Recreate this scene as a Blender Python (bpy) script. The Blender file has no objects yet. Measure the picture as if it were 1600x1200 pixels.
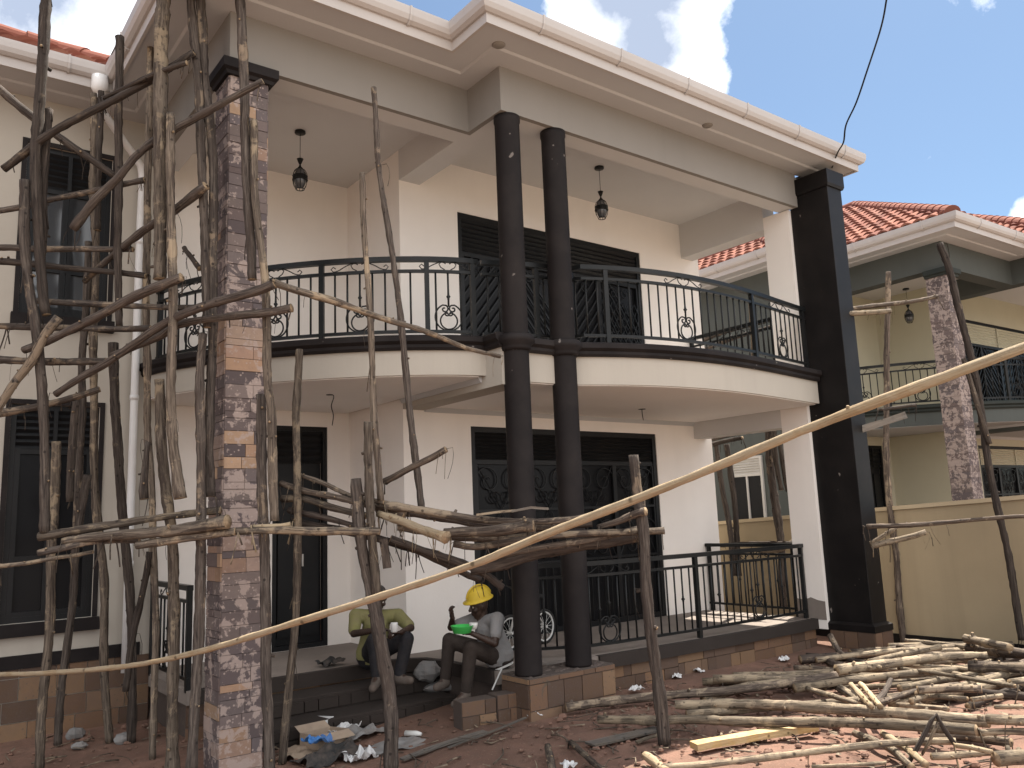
import bpy, bmesh, math, random
from mathutils import Vector, Matrix, noise
R = math.radians
rnd = random.Random(7)
scn = bpy.context.scene
COL = scn.collection

# ------------------------------------------------------------------ camera
F_PX, YAW, PITCH, ROLL, EYE = 1296.4, .6540, .1600, -.0390, 1.948
def cam_axes():
    cy, sy, cp, sp = math.cos(YAW), math.sin(YAW), math.cos(PITCH), math.sin(PITCH)
    f = Vector((sy*cp, cy*cp, sp)); r = Vector((cy, -sy, 0)); u = r.cross(f)
    cr, sr = math.cos(ROLL), math.sin(ROLL)
    return cr*r+sr*u, -sr*r+cr*u, f
RX, UX, FX = cam_axes()
cam = bpy.data.cameras.new('camera'); cam_o = bpy.data.objects.new('camera', cam); COL.objects.link(cam_o)
cam.sensor_width = 36; cam.lens = 36*F_PX/1600; cam.clip_start = .05; cam.clip_end = 3000
M = Matrix.Identity(4)
for i in range(3):
    M[i][0] = RX[i]; M[i][1] = UX[i]; M[i][2] = -FX[i]
M.translation = (0, 0, EYE); cam_o.matrix_world = M
scn.camera = cam_o

def ray(px, py):
    return (px-800)/F_PX*RX-(py-600)/F_PX*UX+FX
HF = Vector((math.sin(YAW), math.cos(YAW), 0))
def W(px, py, hd):
    d = ray(px, py); return Vector((0, 0, EYE))+d*(hd/d.dot(HF))
def onx(x, px, py):
    d = ray(px, py); return Vector((0, 0, EYE))+d*(x/d.x)
def ony(y, px, py):
    d = ray(px, py); return Vector((0, 0, EYE))+d*(y/d.y)
def onz(z, px, py):
    d = ray(px, py); return Vector((0, 0, EYE))+d*((z-EYE)/d.z)
def gz(x, y):
    sm = lambda v: (lambda c: c*c*(3-2*c))(max(0., min(1., v)))
    return max(0., min(.36, .065*(6.3-y)))+.09*sm((y-4.4)/1.8)*sm((x-3.7)/1.2)*sm((11.5-x)/1.)
def G(px, py, lift=0.):
    z = 0.
    for i in range(40):
        p = onz(z+lift, px, py); z = .5*z+.5*gz(p.x, p.y)
    return p

# ------------------------------------------------------------------ light
SUN = Vector((.50, .15, 1.)).normalized()
el = math.asin(SUN.z); az = math.atan2(SUN.x, SUN.y)
sun = bpy.data.lights.new('sun', 'SUN'); sun_o = bpy.data.objects.new('sun', sun); COL.objects.link(sun_o)
sun.energy = 4.4; sun.angle = R(.53); sun.color = (1., .93, .82)
sun_o.rotation_euler = SUN.to_track_quat('Z', 'Y').to_euler(); sun_o.location = (20, 6, 40)
scn.view_settings.view_transform = 'Standard'; scn.view_settings.look = 'None'
scn.view_settings.exposure = 1.65; scn.view_settings.gamma = 1

world = bpy.data.worlds.new('World'); scn.world = world; world.use_nodes = True
nt = world.node_tree; nt.nodes.clear()
def wn(t, **k):
    n = nt.nodes.new(t)
    for a, b in k.items(): setattr(n, a, b)
    return n
def wl(a, b): nt.links.new(a, b)
sky = wn('ShaderNodeTexSky', sky_type='NISHITA', sun_disc=False, sun_elevation=el, sun_rotation=az, altitude=1100, air_density=1.0, dust_density=1.6, ozone_density=1.0)
bg = wn('ShaderNodeBackground'); bg.inputs['Strength'].default_value = .10
out = wn('ShaderNodeOutputWorld'); wl(bg.outputs[0], out.inputs[0])
tc = wn('ShaderNodeTexCoord')
def wmath(op, a, b=None, clamp=False):
    n = wn('ShaderNodeMath', operation=op, use_clamp=clamp)
    for i, v in enumerate((a, b)):
        if v is None: continue
        if isinstance(v, (int, float)): n.inputs[i].default_value = v
        else: wl(v, n.inputs[i])
    return n.outputs[0]
nz1 = wn('ShaderNodeTexNoise'); nz1.inputs['Scale'].default_value = 11; nz1.inputs['Detail'].default_value = 9; nz1.inputs['Roughness'].default_value = .62
wl(tc.outputs['Generated'], nz1.inputs['Vector'])
nz2 = wn('ShaderNodeTexNoise'); nz2.inputs['Scale'].default_value = 3.2; nz2.inputs['Detail'].default_value = 5
wl(tc.outputs['Generated'], nz2.inputs['Vector'])
def cloud_mask(blobs):
    tot = None
    for (px, py, rad, soft) in blobs:
        d = wn('ShaderNodeVectorMath', operation='DOT_PRODUCT'); wl(tc.outputs['Generated'], d.inputs[0]); d.inputs[1].default_value = ray(px, py).normalized()
        a = wmath('ARCCOSINE', wmath('MINIMUM', d.outputs['Value'], .99999))
        v = wmath('DIVIDE', wmath('SUBTRACT', rad, a), soft)
        tot = v if tot is None else wmath('MAXIMUM', tot, v)
    return tot
BL = [(1000, -60, .118, .025), (1010, 60, .088, .025), (1105, 125, .028, .02), (1145, 175, .012, .015), (60, -60, .17, .05), (150, 40, .08, .04), (1447, 243, .004, .012), (1640, 345, .035, .02), (560, -900, .3, .2), (2100, -900, .3, .2)]
m = cloud_mask(BL)
m = wmath('ADD', m, wmath('MULTIPLY', wmath('SUBTRACT', nz1.outputs['Fac'], .5), 3.4))
dens = wmath('MULTIPLY', m, 1.3, True)
core = wmath('MULTIPLY', wmath('SUBTRACT', m, .85), .6, True)        # thick middle of a cloud is greyer than its rim
crim = wn('ShaderNodeMixRGB'); crim.inputs['Color1'].default_value = (6.5, 6.55, 6.6, 1); crim.inputs['Color2'].default_value = (1.75, 2.05, 2.65, 1)
wl(core, crim.inputs['Fac'])
veil = wmath('MULTIPLY', wmath('SUBTRACT', nz2.outputs['Fac'], .38), 1.1, True)
skyw = wn('ShaderNodeMixRGB'); skyw.inputs['Color2'].default_value = (1.8, 2.1, 2.7, 1)
skt = wn('ShaderNodeMixRGB', blend_type='MULTIPLY'); skt.inputs['Fac'].default_value = 1; skt.inputs['Color2'].default_value = (.405, .475, .49, 1); wl(sky.outputs[0], skt.inputs['Color1']); wl(skt.outputs[0], skyw.inputs['Color1']); wl(wmath('ADD', wmath('MULTIPLY', veil, .20), .12), skyw.inputs['Fac'])
mixc = wn('ShaderNodeMixRGB'); wl(dens, mixc.inputs['Fac']); wl(skyw.outputs[0], mixc.inputs['Color1']); wl(crim.outputs[0], mixc.inputs['Color2'])
# bright unseen cloud added behind the viewer to fill the shaded fronts with light
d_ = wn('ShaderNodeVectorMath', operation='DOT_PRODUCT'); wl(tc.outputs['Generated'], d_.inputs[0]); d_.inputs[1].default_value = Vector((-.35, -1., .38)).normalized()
fill_cloud = wmath('MULTIPLY', wmath('SUBTRACT', wmath('ADD', d_.outputs['Value'], wmath('MULTIPLY', nz2.outputs['Fac'], .55)), .55), 3., True)
mixb = wn('ShaderNodeMixRGB'); wl(fill_cloud, mixb.inputs['Fac']); wl(mixc.outputs[0], mixb.inputs['Color1']); mixb.inputs['Color2'].default_value = (6.9, 6.9, 7.0, 1)
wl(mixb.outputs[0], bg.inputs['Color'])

# ------------------------------------------------------------------ materials
class NT:
    def __init__(s, name):
        s.m = bpy.data.materials.new(name); s.m.use_nodes = True; s.t = s.m.node_tree
        s.b = s.t.nodes['Principled BSDF']
    def n(s, t, **k):
        x = s.t.nodes.new(t)
        for a, b in k.items(): setattr(x, a, b)
        return x
    def l(s, a, b): s.t.links.new(a, b)
    def noise(s, scale, detail=4, rough=.55, vec=None, dist=0.):
        x = s.n('ShaderNodeTexNoise'); x.inputs['Scale'].default_value = scale; x.inputs['Detail'].default_value = detail
        x.inputs['Roughness'].default_value = rough; x.inputs['Distortion'].default_value = dist
        if vec is not None: s.l(vec, x.inputs['Vector'])
        return x.outputs['Fac']
    def vec(s, kind='Object', scale=(1, 1, 1)):
        c = s.n('ShaderNodeTexCoord'); mp = s.n('ShaderNodeMapping'); mp.inputs['Scale'].default_value = scale
        s.l(c.outputs[kind], mp.inputs['Vector']); return mp.outputs[0]
    def ramp(s, fac, stops):
        r = s.n('ShaderNodeValToRGB'); s.l(fac, r.inputs[0]); e = r.color_ramp.elements
        while len(e) < len(stops): e.new(.5)
        for i, (p, c) in enumerate(stops):
            e[i].position = p; e[i].color = (*c, 1) if len(c) == 3 else c
        return r.outputs[0]
    def mix(s, f, a, b, mode='MIX'):
        x = s.n('ShaderNodeMixRGB', blend_type=mode)
        for i, v in enumerate((f, a, b)):
            if isinstance(v, (int, float)): x.inputs[i].default_value = v
            elif isinstance(v, tuple): x.inputs[i].default_value = (*v, 1)
            else: s.l(v, x.inputs[i])
        return x.outputs[0]
    def col(s, c):
        if isinstance(c, tuple): s.b.inputs['Base Color'].default_value = (*c, 1)
        else: s.l(c, s.b.inputs['Base Color'])
    def set(s, rough=.7, spec=.3, metal=0.):
        s.b.inputs['Roughness'].default_value = rough; s.b.inputs['Specular IOR Level'].default_value = spec; s.b.inputs['Metallic'].default_value = metal; return s
    def bump(s, h, strength=.3, dist=.01):
        b = s.n('ShaderNodeBump'); b.inputs['Strength'].default_value = strength; b.inputs['Distance'].default_value = dist
        s.l(h, b.inputs['Height']); s.l(b.outputs[0], s.b.inputs['Normal'])
def scl(c, k): return tuple(x*k for x in c)
MAT = {}
def plaster(name, c, var=.10, streak=.12, rough=.85, bump=.25):
    t = NT(name); v = t.vec()
    big = t.noise(.9, 5, .6, v); fine = t.noise(45, 3, .6, v)
    st = t.noise(1., 4, .6, t.vec(scale=(3.5, 3.5, .22)))
    a = t.ramp(big, [(.3, scl(c, 1-var)), (.7, scl(c, 1+var*.5))])
    a = t.mix(t.ramp(st, [(.5, (0, 0, 0)), (.72, (streak,)*3)]), a, scl(c, .62))
    t.col(a); t.set(rough, .25); t.bump(fine, bump, .004); MAT[name] = t.m
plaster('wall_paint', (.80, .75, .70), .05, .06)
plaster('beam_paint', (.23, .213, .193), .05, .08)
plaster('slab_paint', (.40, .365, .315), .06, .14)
plaster('soffit_paint', (.455, .455, .46), .03, .03, .6)
plaster('ceiling_paint', (.56, .545, .53), .03, .03, .7)
plaster('gutter_paint', (.45, .42, .40), .05, .10, .45)
plaster('green_wall', (.074, .081, .076), .08, .15)
plaster('boundary_paint', (.335, .265, .17), .10, .30)
plaster('boundary_cap', (.45, .36, .24), .08, .25)
plaster('porch_ceiling_paint', (.80, .77, .74), .04, .04, .7)
plaster('floor_tile', (.62, .57, .51), .06, .05, .5)
plaster('concrete', (.23, .195, .17), .22, .30, .9, .5)
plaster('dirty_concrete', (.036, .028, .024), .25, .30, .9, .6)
plaster('neighbour_cream', (.50, .465, .35), .05, .06)
def paint(name, c, rough=.45, dust=(.05, .04, .036), amt=.28, spots=True):
    t = NT(name); v = t.vec()
    n1 = t.noise(2.2, 6, .65, v); n2 = t.noise(26, 4, .7, v); n3 = t.noise(9, 2, .5, v)
    a = t.mix(t.ramp(n1, [(.42, (0, 0, 0)), (.75, (amt,)*3)]), c, dust)
    if spots:
        a = t.mix(t.ramp(n3, [(.735, (0, 0, 0)), (.76, (.55,)*3)]), a, (.26, .23, .21))
    t.col(a); t.set(rough, .22); t.bump(n2, .12, .003); MAT[name] = t.m
paint('brown_paint', (.0095, .0070, .0070), .7)
paint('black_brown', (.006, .005, .005), .5, (.03, .025, .023), .3)
paint('dark_green_paint', (.020, .025, .0225), .6, (.045, .048, .042), .3, False)
paint('iron_black', (.008, .009, .0095), .38, (.05, .043, .038), .22, False)
paint('door_black', (.0085, .009, .010), .40, (.03, .027, .025), .25, False)
paint('white_metal', (.48, .46, .43), .5, (.3, .27, .24), .3, False)
paint('rubber', (.02, .02, .02), .7, (.1, .08, .07), .3, False)
paint('hard_hat', (.62, .44, .035), .38, (.35, .25, .06), .35, False)
paint('green_plastic', (.06, .48, .10), .35, (.2, .45, .2), .1, False)
paint('white_plastic', (.62, .62, .60), .4, (.4, .36, .32), .25, False)
paint('pvc', (.66, .65, .64), .35, (.40, .36, .33), .25, False)
t = NT('window_glass'); t.col((.009, .009, .010)); t.set(.25, .10); t.bump(t.noise(1.3, 2, .5, t.vec()), .05, .01); MAT['window_glass'] = t.m
t = NT('lamp_glass'); t.col((.10, .10, .105)); t.set(.15, .6); MAT['lamp_glass'] = t.m
t = NT('sky_glass'); t.col((.045, .048, .052)); t.set(.08, .8); MAT['sky_glass'] = t.m
# small stone facing, each tile carries its own colour
def tiles_mat(name, splash, splash_amt, scale=1.):
    t = NT(name); v = t.vec()
    a = t.n('ShaderNodeVertexColor', layer_name='col').outputs['Color']
    n1 = t.noise(14, 5, .65, v); n2 = t.noise(60, 3, .6, v)
    a = t.mix(t.ramp(n1, [(.3, (0, 0, 0)), (.7, (.5,)*3)]), a, t.mix(.5, a, (.09, .07, .075)))
    v2 = t.vec(scale=(scale, scale, scale))
    m1 = t.noise(9, 6, .6, v2, .4)
    m2 = t.noise(2.1, 3, .5, v2)
    vo = t.n('ShaderNodeTexVoronoi'); vo.inputs['Scale'].default_value = 24; t.l(v2, vo.inputs['Vector'])
    sp = t.ramp(vo.outputs['Distance'], [(.16, (1, 1, 1)), (.24, (0, 0, 0))])
    sp = t.mix(1., sp, t.ramp(m2, [(.40, (0, 0, 0)), (.50, (1, 1, 1))]), 'MULTIPLY')
    blot = t.ramp(t.mix(.35, m1, m2), [(splash_amt, (0, 0, 0)), (splash_amt+.03, (1, 1, 1))])
    f = t.mix(1., sp, blot, 'ADD')
    t.col(t.mix(t.mix(1., f, (.82, .82, .82), 'MULTIPLY'), a, splash)); t.set(.8, .25); t.bump(t.mix(.5, n1, n2), .5, .008); MAT[name] = t.m
tiles_mat('tile_facing', (.36, .285, .25), .53)
tiles_mat('plinth_stone', (.10, .078, .06), .62)
tiles_mat('pale_tile_facing', (.33, .265, .235), .50, 1.9)
# roof tiles
t = NT('roof_tile'); v = t.vec()
a = t.n('ShaderNodeVertexColor', layer_name='col').outputs['Color']
n1 = t.noise(6, 5, .6, v)
t.col(t.mix(t.ramp(n1, [(.35, (0, 0, 0)), (.75, (.55,)*3)]), a, (.20, .075, .05))); t.set(.9, .08); t.bump(n1, .3, .01); MAT['roof_tile'] = t.m
# wood: v runs along the pole in metres
def wood(name, c0, c1, peel, peel_at, dark=.35, bark=.62):
    t = NT(name); uv = t.n('ShaderNodeUVMap', uv_map='UVMap').outputs[0]
    mp = t.n('ShaderNodeMapping'); mp.inputs['Scale'].default_value = (9, 2.2, 1); t.l(uv, mp.inputs[0])
    oi = t.n('ShaderNodeObjectInfo').outputs['Random']
    ad = t.n('ShaderNodeVectorMath', operation='ADD'); t.l(mp.outputs[0], ad.inputs[0])
    cb = t.n('ShaderNodeCombineXYZ'); mu = t.n('ShaderNodeMath', operation='MULTIPLY'); mu.inputs[1].default_value = 80; t.l(oi, mu.inputs[0]); t.l(mu.outputs[0], cb.inputs[2]); t.l(cb.outputs[0], ad.inputs[1])
    streak = t.noise(1.6, 6, .68, ad.outputs[0], .3)
    v = t.vec(); blot = t.noise(7, 5, .65, v, .5); big = t.noise(1.7, 3, .5, v)
    a = t.ramp(streak, [(.30, scl(c0, dark)), (.46, c0), (.70, c1)])
    pf = t.ramp(t.mix(.45, blot, big), [(peel_at, (0, 0, 0)), (peel_at+.05, (1, 1, 1))])
    pc = t.mix(t.ramp(streak, [(.35, (0, 0, 0)), (.7, (1, 1, 1))]), scl(peel, .72), peel)
    a = t.mix(pf, a, pc)
    mp2 = t.n('ShaderNodeMapping'); mp2.inputs['Scale'].default_value = (3.2, 1.1, 1); t.l(uv, mp2.inputs[0]); ad2 = t.n('ShaderNodeVectorMath', operation='ADD'); t.l(mp2.outputs[0], ad2.inputs[0]); t.l(cb.outputs[0], ad2.inputs[1])
    bk = t.noise(2.1, 7, .72, ad2.outputs[0], .6)
    a = t.mix(t.ramp(bk, [(bark, (0, 0, 0)), (bark+.035, (.88,)*3)]), a, t.mix(streak, (.028, .021, .018), (.085, .064, .052)))
    kn = t.n('ShaderNodeTexVoronoi'); kn.inputs['Scale'].default_value = 11; t.l(v, kn.inputs['Vector'])
    a = t.mix(t.ramp(kn.outputs['Distance'], [(.09, (.8,)*3), (.17, (0, 0, 0))]), a, scl(c0, .25))
    hs = t.n('ShaderNodeHueSaturation'); t.l(a, hs.inputs['Color'])
    mr = t.n('ShaderNodeMapRange'); mr.inputs['To Min'].default_value = .72; mr.inputs['To Max'].default_value = 1.25; t.l(oi, mr.inputs[0]); t.l(mr.outputs[0], hs.inputs['Value'])
    t.col(hs.outputs[0]); t.set(.85, .2); t.bump(t.mix(.5, t.mix(.5, streak, blot), bk), 1., .03); MAT[name] = t.m
wood('bark_wood', (.085, .064, .050), (.20, .158, .122), (.29, .225, .16), .535, .25, bark=.53)
wood('dark_bark_wood', (.048, .037, .031), (.125, .10, .081), (.20, .15, .105), .585, .25, bark=.51)
wood('grey_bark', (.058, .046, .039), (.150, .122, .100), (.25, .19, .135), .55, .25, bark=.52)
wood('mottled_bark', (.10, .078, .060), (.225, .18, .138), (.33, .255, .175), .525, .25, bark=.55)
wood('pale_wood', (.15, .118, .085), (.29, .232, .168), (.35, .275, .19), .52, .3, bark=.56)
wood('peeled_wood', (.34, .245, .145), (.45, .34, .215), (.47, .365, .24), .42, .82, bark=.75)
wood('sawn_wood', (.40, .27, .12), (.50, .36, .18), (.48, .35, .19), .5, .85, bark=.8)
wood('grey_board', (.13, .115, .10), (.22, .195, .17), (.20, .17, .14), .5, bark=.66)
t = NT('cut_end'); v = t.vec(); t.col(t.ramp(t.noise(30, 3, .6, v), [(.3, (.16, .11, .065)), (.7, (.34, .25, .16))])); t.set(.85, .2); MAT['cut_end'] = t.m
# soil
t = NT('soil'); v = t.vec()
n1 = t.noise(.55, 6, .62, v); n2 = t.noise(7, 6, .7, v); n3 = t.noise(60, 4, .7, v)
a = t.ramp(n1, [(.32, (.125, .075, .057)), (.55, (.208, .120, .089)), (.75, (.26, .155, .115))])
a = t.mix(t.ramp(n2, [(.44, (0, 0, 0)), (.62, (.75,)*3)]), a, (.135, .085, .065))
a = t.mix(t.ramp(n3, [(.60, (0, 0, 0)), (.70, (.6,)*3)]), a, (.40, .27, .20))
sx = t.n('ShaderNodeSeparateXYZ'); t.l(t.vec(), sx.inputs[0]); mr = t.n('ShaderNodeMapRange'); mr.inputs['From Min'].default_value = 1.2; mr.inputs['From Max'].default_value = -.8; t.l(sx.outputs['Y'], mr.inputs[0])
a = t.mix(mr.outputs[0], a, t.mix(n1, (.20, .165, .13), (.33, .28, .23)))           # the yard turns to dry tan dust away from the house
t.col(a); t.set(.95, .15); t.bump(t.mix(.4, n2, n3), .8, .03); MAT['soil'] = t.m
def cloth(name, c, dirt=(.2, .15, .12), amt=.4):
    t = NT(name); v = t.vec(); n = t.noise(9, 5, .6, v)
    t.col(t.mix(t.ramp(n, [(.4, (0, 0, 0)), (.75, (amt,)*3)]), c, dirt)); t.set(.9, .2)
    t.bump(t.noise(14, 4, .6, v, 1.2), .5, .02); MAT[name] = t.m
cloth('yellow_shirt', (.20, .19, .075)); cloth('grey_shirt', (.22, .22, .22)); cloth('black_trousers', (.018, .018, .021), (.06, .05, .045)); cloth('brown_trousers', (.036, .028, .024), (.07, .055, .046))
cloth('boot', (.10, .082, .07), (.14, .10, .08)); cloth('paper', (.60, .60, .60), (.35, .31, .28), .5); cloth('grey_bag', (.20, .195, .19)); cloth('blue_bag', (.05, .17, .42)); cloth('card', (.36, .28, .21)); cloth('dark_cloth', (.03, .03, .03))
t = NT('skin'); v = t.vec(); t.col(t.ramp(t.noise(12, 4, .6, v), [(.3, (.026, .015, .011)), (.7, (.05, .029, .02))])); t.set(.5, .4); MAT['skin'] = t.m
t = NT('eye_white'); t.col((.5, .46, .42)); t.set(.3, .5); MAT['eye_white'] = t.m

# ------------------------------------------------------------------ mesh helpers
class MB:
    def __init__(s): s.v = []; s.f = []; s.c = []; s.mi = []; s.uv = {}
    def quad(s, pts, col=None, mi=0, uv=None):
        i = len(s.v); s.v += [tuple(p) for p in pts]; s.f.append(tuple(range(i, i+len(pts)))); s.c.append(col); s.mi.append(mi)
        if uv: s.uv[len(s.f)-1] = uv
    def box(s, a, b, col=None, mi=0):
        x0, y0, z0 = a; x1, y1, z1 = b
        i = len(s.v)
        s.v += [(x0, y0, z0), (x1, y0, z0), (x1, y1, z0), (x0, y1, z0), (x0, y0, z1), (x1, y0, z1), (x1, y1, z1), (x0, y1, z1)]
        for q in ((3, 2, 1, 0), (4, 5, 6, 7), (0, 1, 5, 4), (1, 2, 6, 5), (2, 3, 7, 6), (3, 0, 4, 7)):
            s.f.append(tuple(i+k for k in q)); s.c.append(col); s.mi.append(mi)
        return s
    def bar(s, p, q, w, h=None, up=Vector((0, 0, 1)), col=None, mi=0):
        p = Vector(p); q = Vector(q); h = h or w; d = (q-p).normalized()
        if abs(d.dot(up)) > .98: up = Vector((0, 1, 0))
        a = d.cross(up).normalized(); b = a.cross(d).normalized()
        i = len(s.v)
        for c in (p, q):
            for sx, sy in ((-1, -1), (1, -1), (1, 1), (-1, 1)): s.v.append(tuple(c+a*(sx*w/2)+b*(sy*h/2)))
        for f in ((3, 2, 1, 0), (4, 5, 6, 7), (0, 1, 5, 4), (1, 2, 6, 5), (2, 3, 7, 6), (3, 0, 4, 7)):
            s.f.append(tuple(i+k for k in f)); s.c.append(col); s.mi.append(mi)
        return s
    def tube(s, pts, rad, n=8, mi=0, cap=True, jit=0., capmi=None, squash=1., rn=None):
        rn = rn or rnd
        pts = [Vector(p) for p in pts]; m_ = len(pts)
        rad = rad if isinstance(rad, (list, tuple)) else [rad]*m_
        d0 = (pts[1]-pts[0]).normalized(); up = Vector((0, 0, 1)) if abs(d0.z) < .9 else Vector((1, 0, 0))
        a = d0.cross(up).normalized(); i0 = len(s.v); L = 0; rings = []
        for k, p in enumerate(pts):
            d = (pts[min(k+1, m_-1)]-pts[max(k-1, 0)]).normalized()
            a = (a-d*a.dot(d)).normalized(); b = d.cross(a)
            if k: L += (p-pts[k-1]).length
            rings.append(L)
            for j in range(n):
                th = 2*math.pi*j/n; r = rad[k]*(1+jit*(rn.random()-.5))
                s.v.append(tuple(p+a*(math.cos(th)*r)+b*(math.sin(th)*r*squash)))
        for k in range(m_-1):
            for j in range(n):
                j2 = (j+1) % n
                s.f.append((i0+k*n+j, i0+k*n+j2, i0+(k+1)*n+j2, i0+(k+1)*n+j)); s.c.append(None); s.mi.append(mi)
                s.uv[len(s.f)-1] = ((j/n, rings[k]), ((j+1)/n, rings[k]), ((j+1)/n, rings[k+1]), (j/n, rings[k+1]))
        if cap:
            cm = mi if capmi is None else capmi
            s.f.append(tuple(i0+j for j in reversed(range(n)))); s.c.append(None); s.mi.append(cm)
            s.f.append(tuple(i0+(m_-1)*n+j for j in range(n))); s.c.append(None); s.mi.append(cm)
        return s
    def lathe(s, c, prof, n=24, mi=0, axis=None):
        c = Vector(c); i0 = len(s.v); m_ = len(prof)
        for (r, z) in prof:
            for j in range(n):
                th = 2*math.pi*j/n; s.v.append((c.x+r*math.cos(th), c.y+r*math.sin(th), c.z+z))
        for k in range(m_-1):
            for j in range(n):
                j2 = (j+1) % n; s.f.append((i0+k*n+j, i0+k*n+j2, i0+(k+1)*n+j2, i0+(k+1)*n+j)); s.c.append(None); s.mi.append(mi)
        s.f.append(tuple(i0+j for j in reversed(range(n)))); s.c.append(None); s.mi.append(mi)
        s.f.append(tuple(i0+(m_-1)*n+j for j in range(n))); s.c.append(None); s.mi.append(mi)
        return s
    def prism(s, poly, z0, z1, mi=0):
        poly = [(float(a), float(b)) for a, b in poly]
        n = len(poly); i0 = len(s.v)
        s.v += [(x, y, z0) for x, y in poly]+[(x, y, z1) for x, y in poly]
        s.f.append(tuple(i0+k for k in reversed(range(n)))); s.c.append(None); s.mi.append(mi)
        s.f.append(tuple(i0+n+k for k in range(n))); s.c.append(None); s.mi.append(mi)
        for k in range(n):
            k2 = (k+1) % n; s.f.append((i0+k, i0+k2, i0+n+k2, i0+n+k)); s.c.append(None); s.mi.append(mi)
        return s
    def ball(s, c, r, n=10, m_=7, sc=(1, 1, 1), mi=0, rot=None):
        c = Vector(c); i0 = len(s.v)
        for k in range(m_+1):
            ph = math.pi*k/m_
            for j in range(n):
                th = 2*math.pi*j/n
                o = Vector((r*sc[0]*math.sin(ph)*math.cos(th), r*sc[1]*math.sin(ph)*math.sin(th), r*sc[2]*math.cos(ph)))
                if rot is not None: o = rot @ o
                s.v.append(tuple(c+o))
        for k in range(m_):
            for j in range(n):
                j2 = (j+1) % n; s.f.append((i0+k*n+j, i0+(k+1)*n+j, i0+(k+1)*n+j2, i0+k*n+j2)); s.c.append(None); s.mi.append(mi)
        return s
    def sweep(s, path, prof, closed=False, mi=0):
        """path: xy points walked with the outside on the right; prof: (outward, z) points"""
        n = len(path); P = [Vector((x, y)) for x, y in path]; nor = []
        for k in range(n):
            if closed: e0, e1 = P[k]-P[k-1], P[(k+1) % n]-P[k]
            else: e0 = P[k]-P[max(k-1, 0)] if k else P[1]-P[0]; e1 = P[min(k+1, n-1)]-P[k] if k < n-1 else P[k]-P[k-1]
            n0 = Vector((e0.y, -e0.x)).normalized(); n1 = Vector((e1.y, -e1.x)).normalized(); b = (n0+n1)
            b = b.normalized() if b.length > 1e-6 else n0
            nor.append(b/max(.35, b.dot(n0)))
        i0 = len(s.v); m_ = len(prof)
        for k in range(n):
            for (o, z) in prof: q = P[k]+nor[k]*o; s.v.append((q.x, q.y, z))
        for k in range(n if closed else n-1):
            k2 = (k+1) % n
            for j in range(m_):
                j2 = (j+1) % m_; s.f.append((i0+k*m_+j, i0+k2*m_+j, i0+k2*m_+j2, i0+k*m_+j2)); s.c.append(None); s.mi.append(mi)
        if not closed:
            s.f.append(tuple(i0+j for j in range(m_))); s.c.append(None); s.mi.append(mi)
            s.f.append(tuple(i0+(n-1)*m_+j for j in reversed(range(m_)))); s.c.append(None); s.mi.append(mi)
        return s
    def mesh(s, name, mats, smooth=False, fix=True):
        me = bpy.data.meshes.new(name); me.from_pydata(s.v, [], s.f)
        for m_ in (mats if isinstance(mats, (list, tuple)) else [mats]): me.materials.append(MAT[m_])
        if any(s.mi): me.polygons.foreach_set('material_index', s.mi)
        if any(c is not None for c in s.c):
            ca = me.color_attributes.new('col', 'FLOAT_COLOR', 'CORNER')
            for p, c in zip(me.polygons, s.c):
                for li in p.loop_indices: ca.data[li].color = (*(c or (.075, .058, .048)), 1)
        if s.uv:
            ul = me.uv_layers.new(name='UVMap')
            for pi, uvs in s.uv.items():
                for li, q in zip(me.polygons[pi].loop_indices, uvs): ul.data[li].uv = q
        if fix:
            bm = bmesh.new(); bm.from_mesh(me); bmesh.ops.recalc_face_normals(bm, faces=bm.faces); bm.to_mesh(me); bm.free()
        if smooth: me.polygons.foreach_set('use_smooth', [True]*len(me.polygons))
        me.update(); return me
def obj(name, mb, mats, parent=None, smooth=False, loc=None, bevel=0.):
    if loc is not None:
        loc = Vector(loc); mb.v = [(x-loc.x, y-loc.y, z-loc.z) for x, y, z in mb.v]
    me = mb.mesh(name, mats, smooth) if isinstance(mb, MB) else mb
    o = bpy.data.objects.new(name, me); COL.objects.link(o)
    if loc is not None: o.location = loc
    if parent is not None: o.parent = parent
    if bevel:
        b = o.modifiers.new('bevel', 'BEVEL'); b.width = bevel; b.segments = 2; b.limit_method = 'ANGLE'
    return o
def tag(o, label, cat, group=None, kind=None):
    if kind: o['kind'] = kind
    if label: o['label'] = label
    if cat: o['category'] = cat
    if group: o['group'] = group
    return o
def thing(name, label, cat, loc=(0, 0, 0), rz=0., group=None):
    o = bpy.data.objects.new(name, None); COL.objects.link(o); o.location = loc; o.rotation_euler = (0, 0, rz); o.empty_display_size = .2
    return tag(o, label, cat, group)
def smooth_path(pts, step=.1):
    P = [Vector(p) for p in pts]
    if len(P) == 2: P = [P[0], P[0].lerp(P[1], .5), P[1]]
    Q = [P[0]*2-P[1]]+P+[P[-1]*2-P[-2]]; outp = []
    for k in range(1, len(Q)-2):
        a, b, c, d = Q[k-1:k+3]; n = max(1, int((c-b).length/step))
        for i in range(n):
            t_ = i/n; outp.append(.5*((2*b)+(c-a)*t_+(2*a-5*b+4*c-d)*t_*t_+(3*b-a-3*c+d)*t_**3))
    outp.append(P[-1]); return outp

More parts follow.
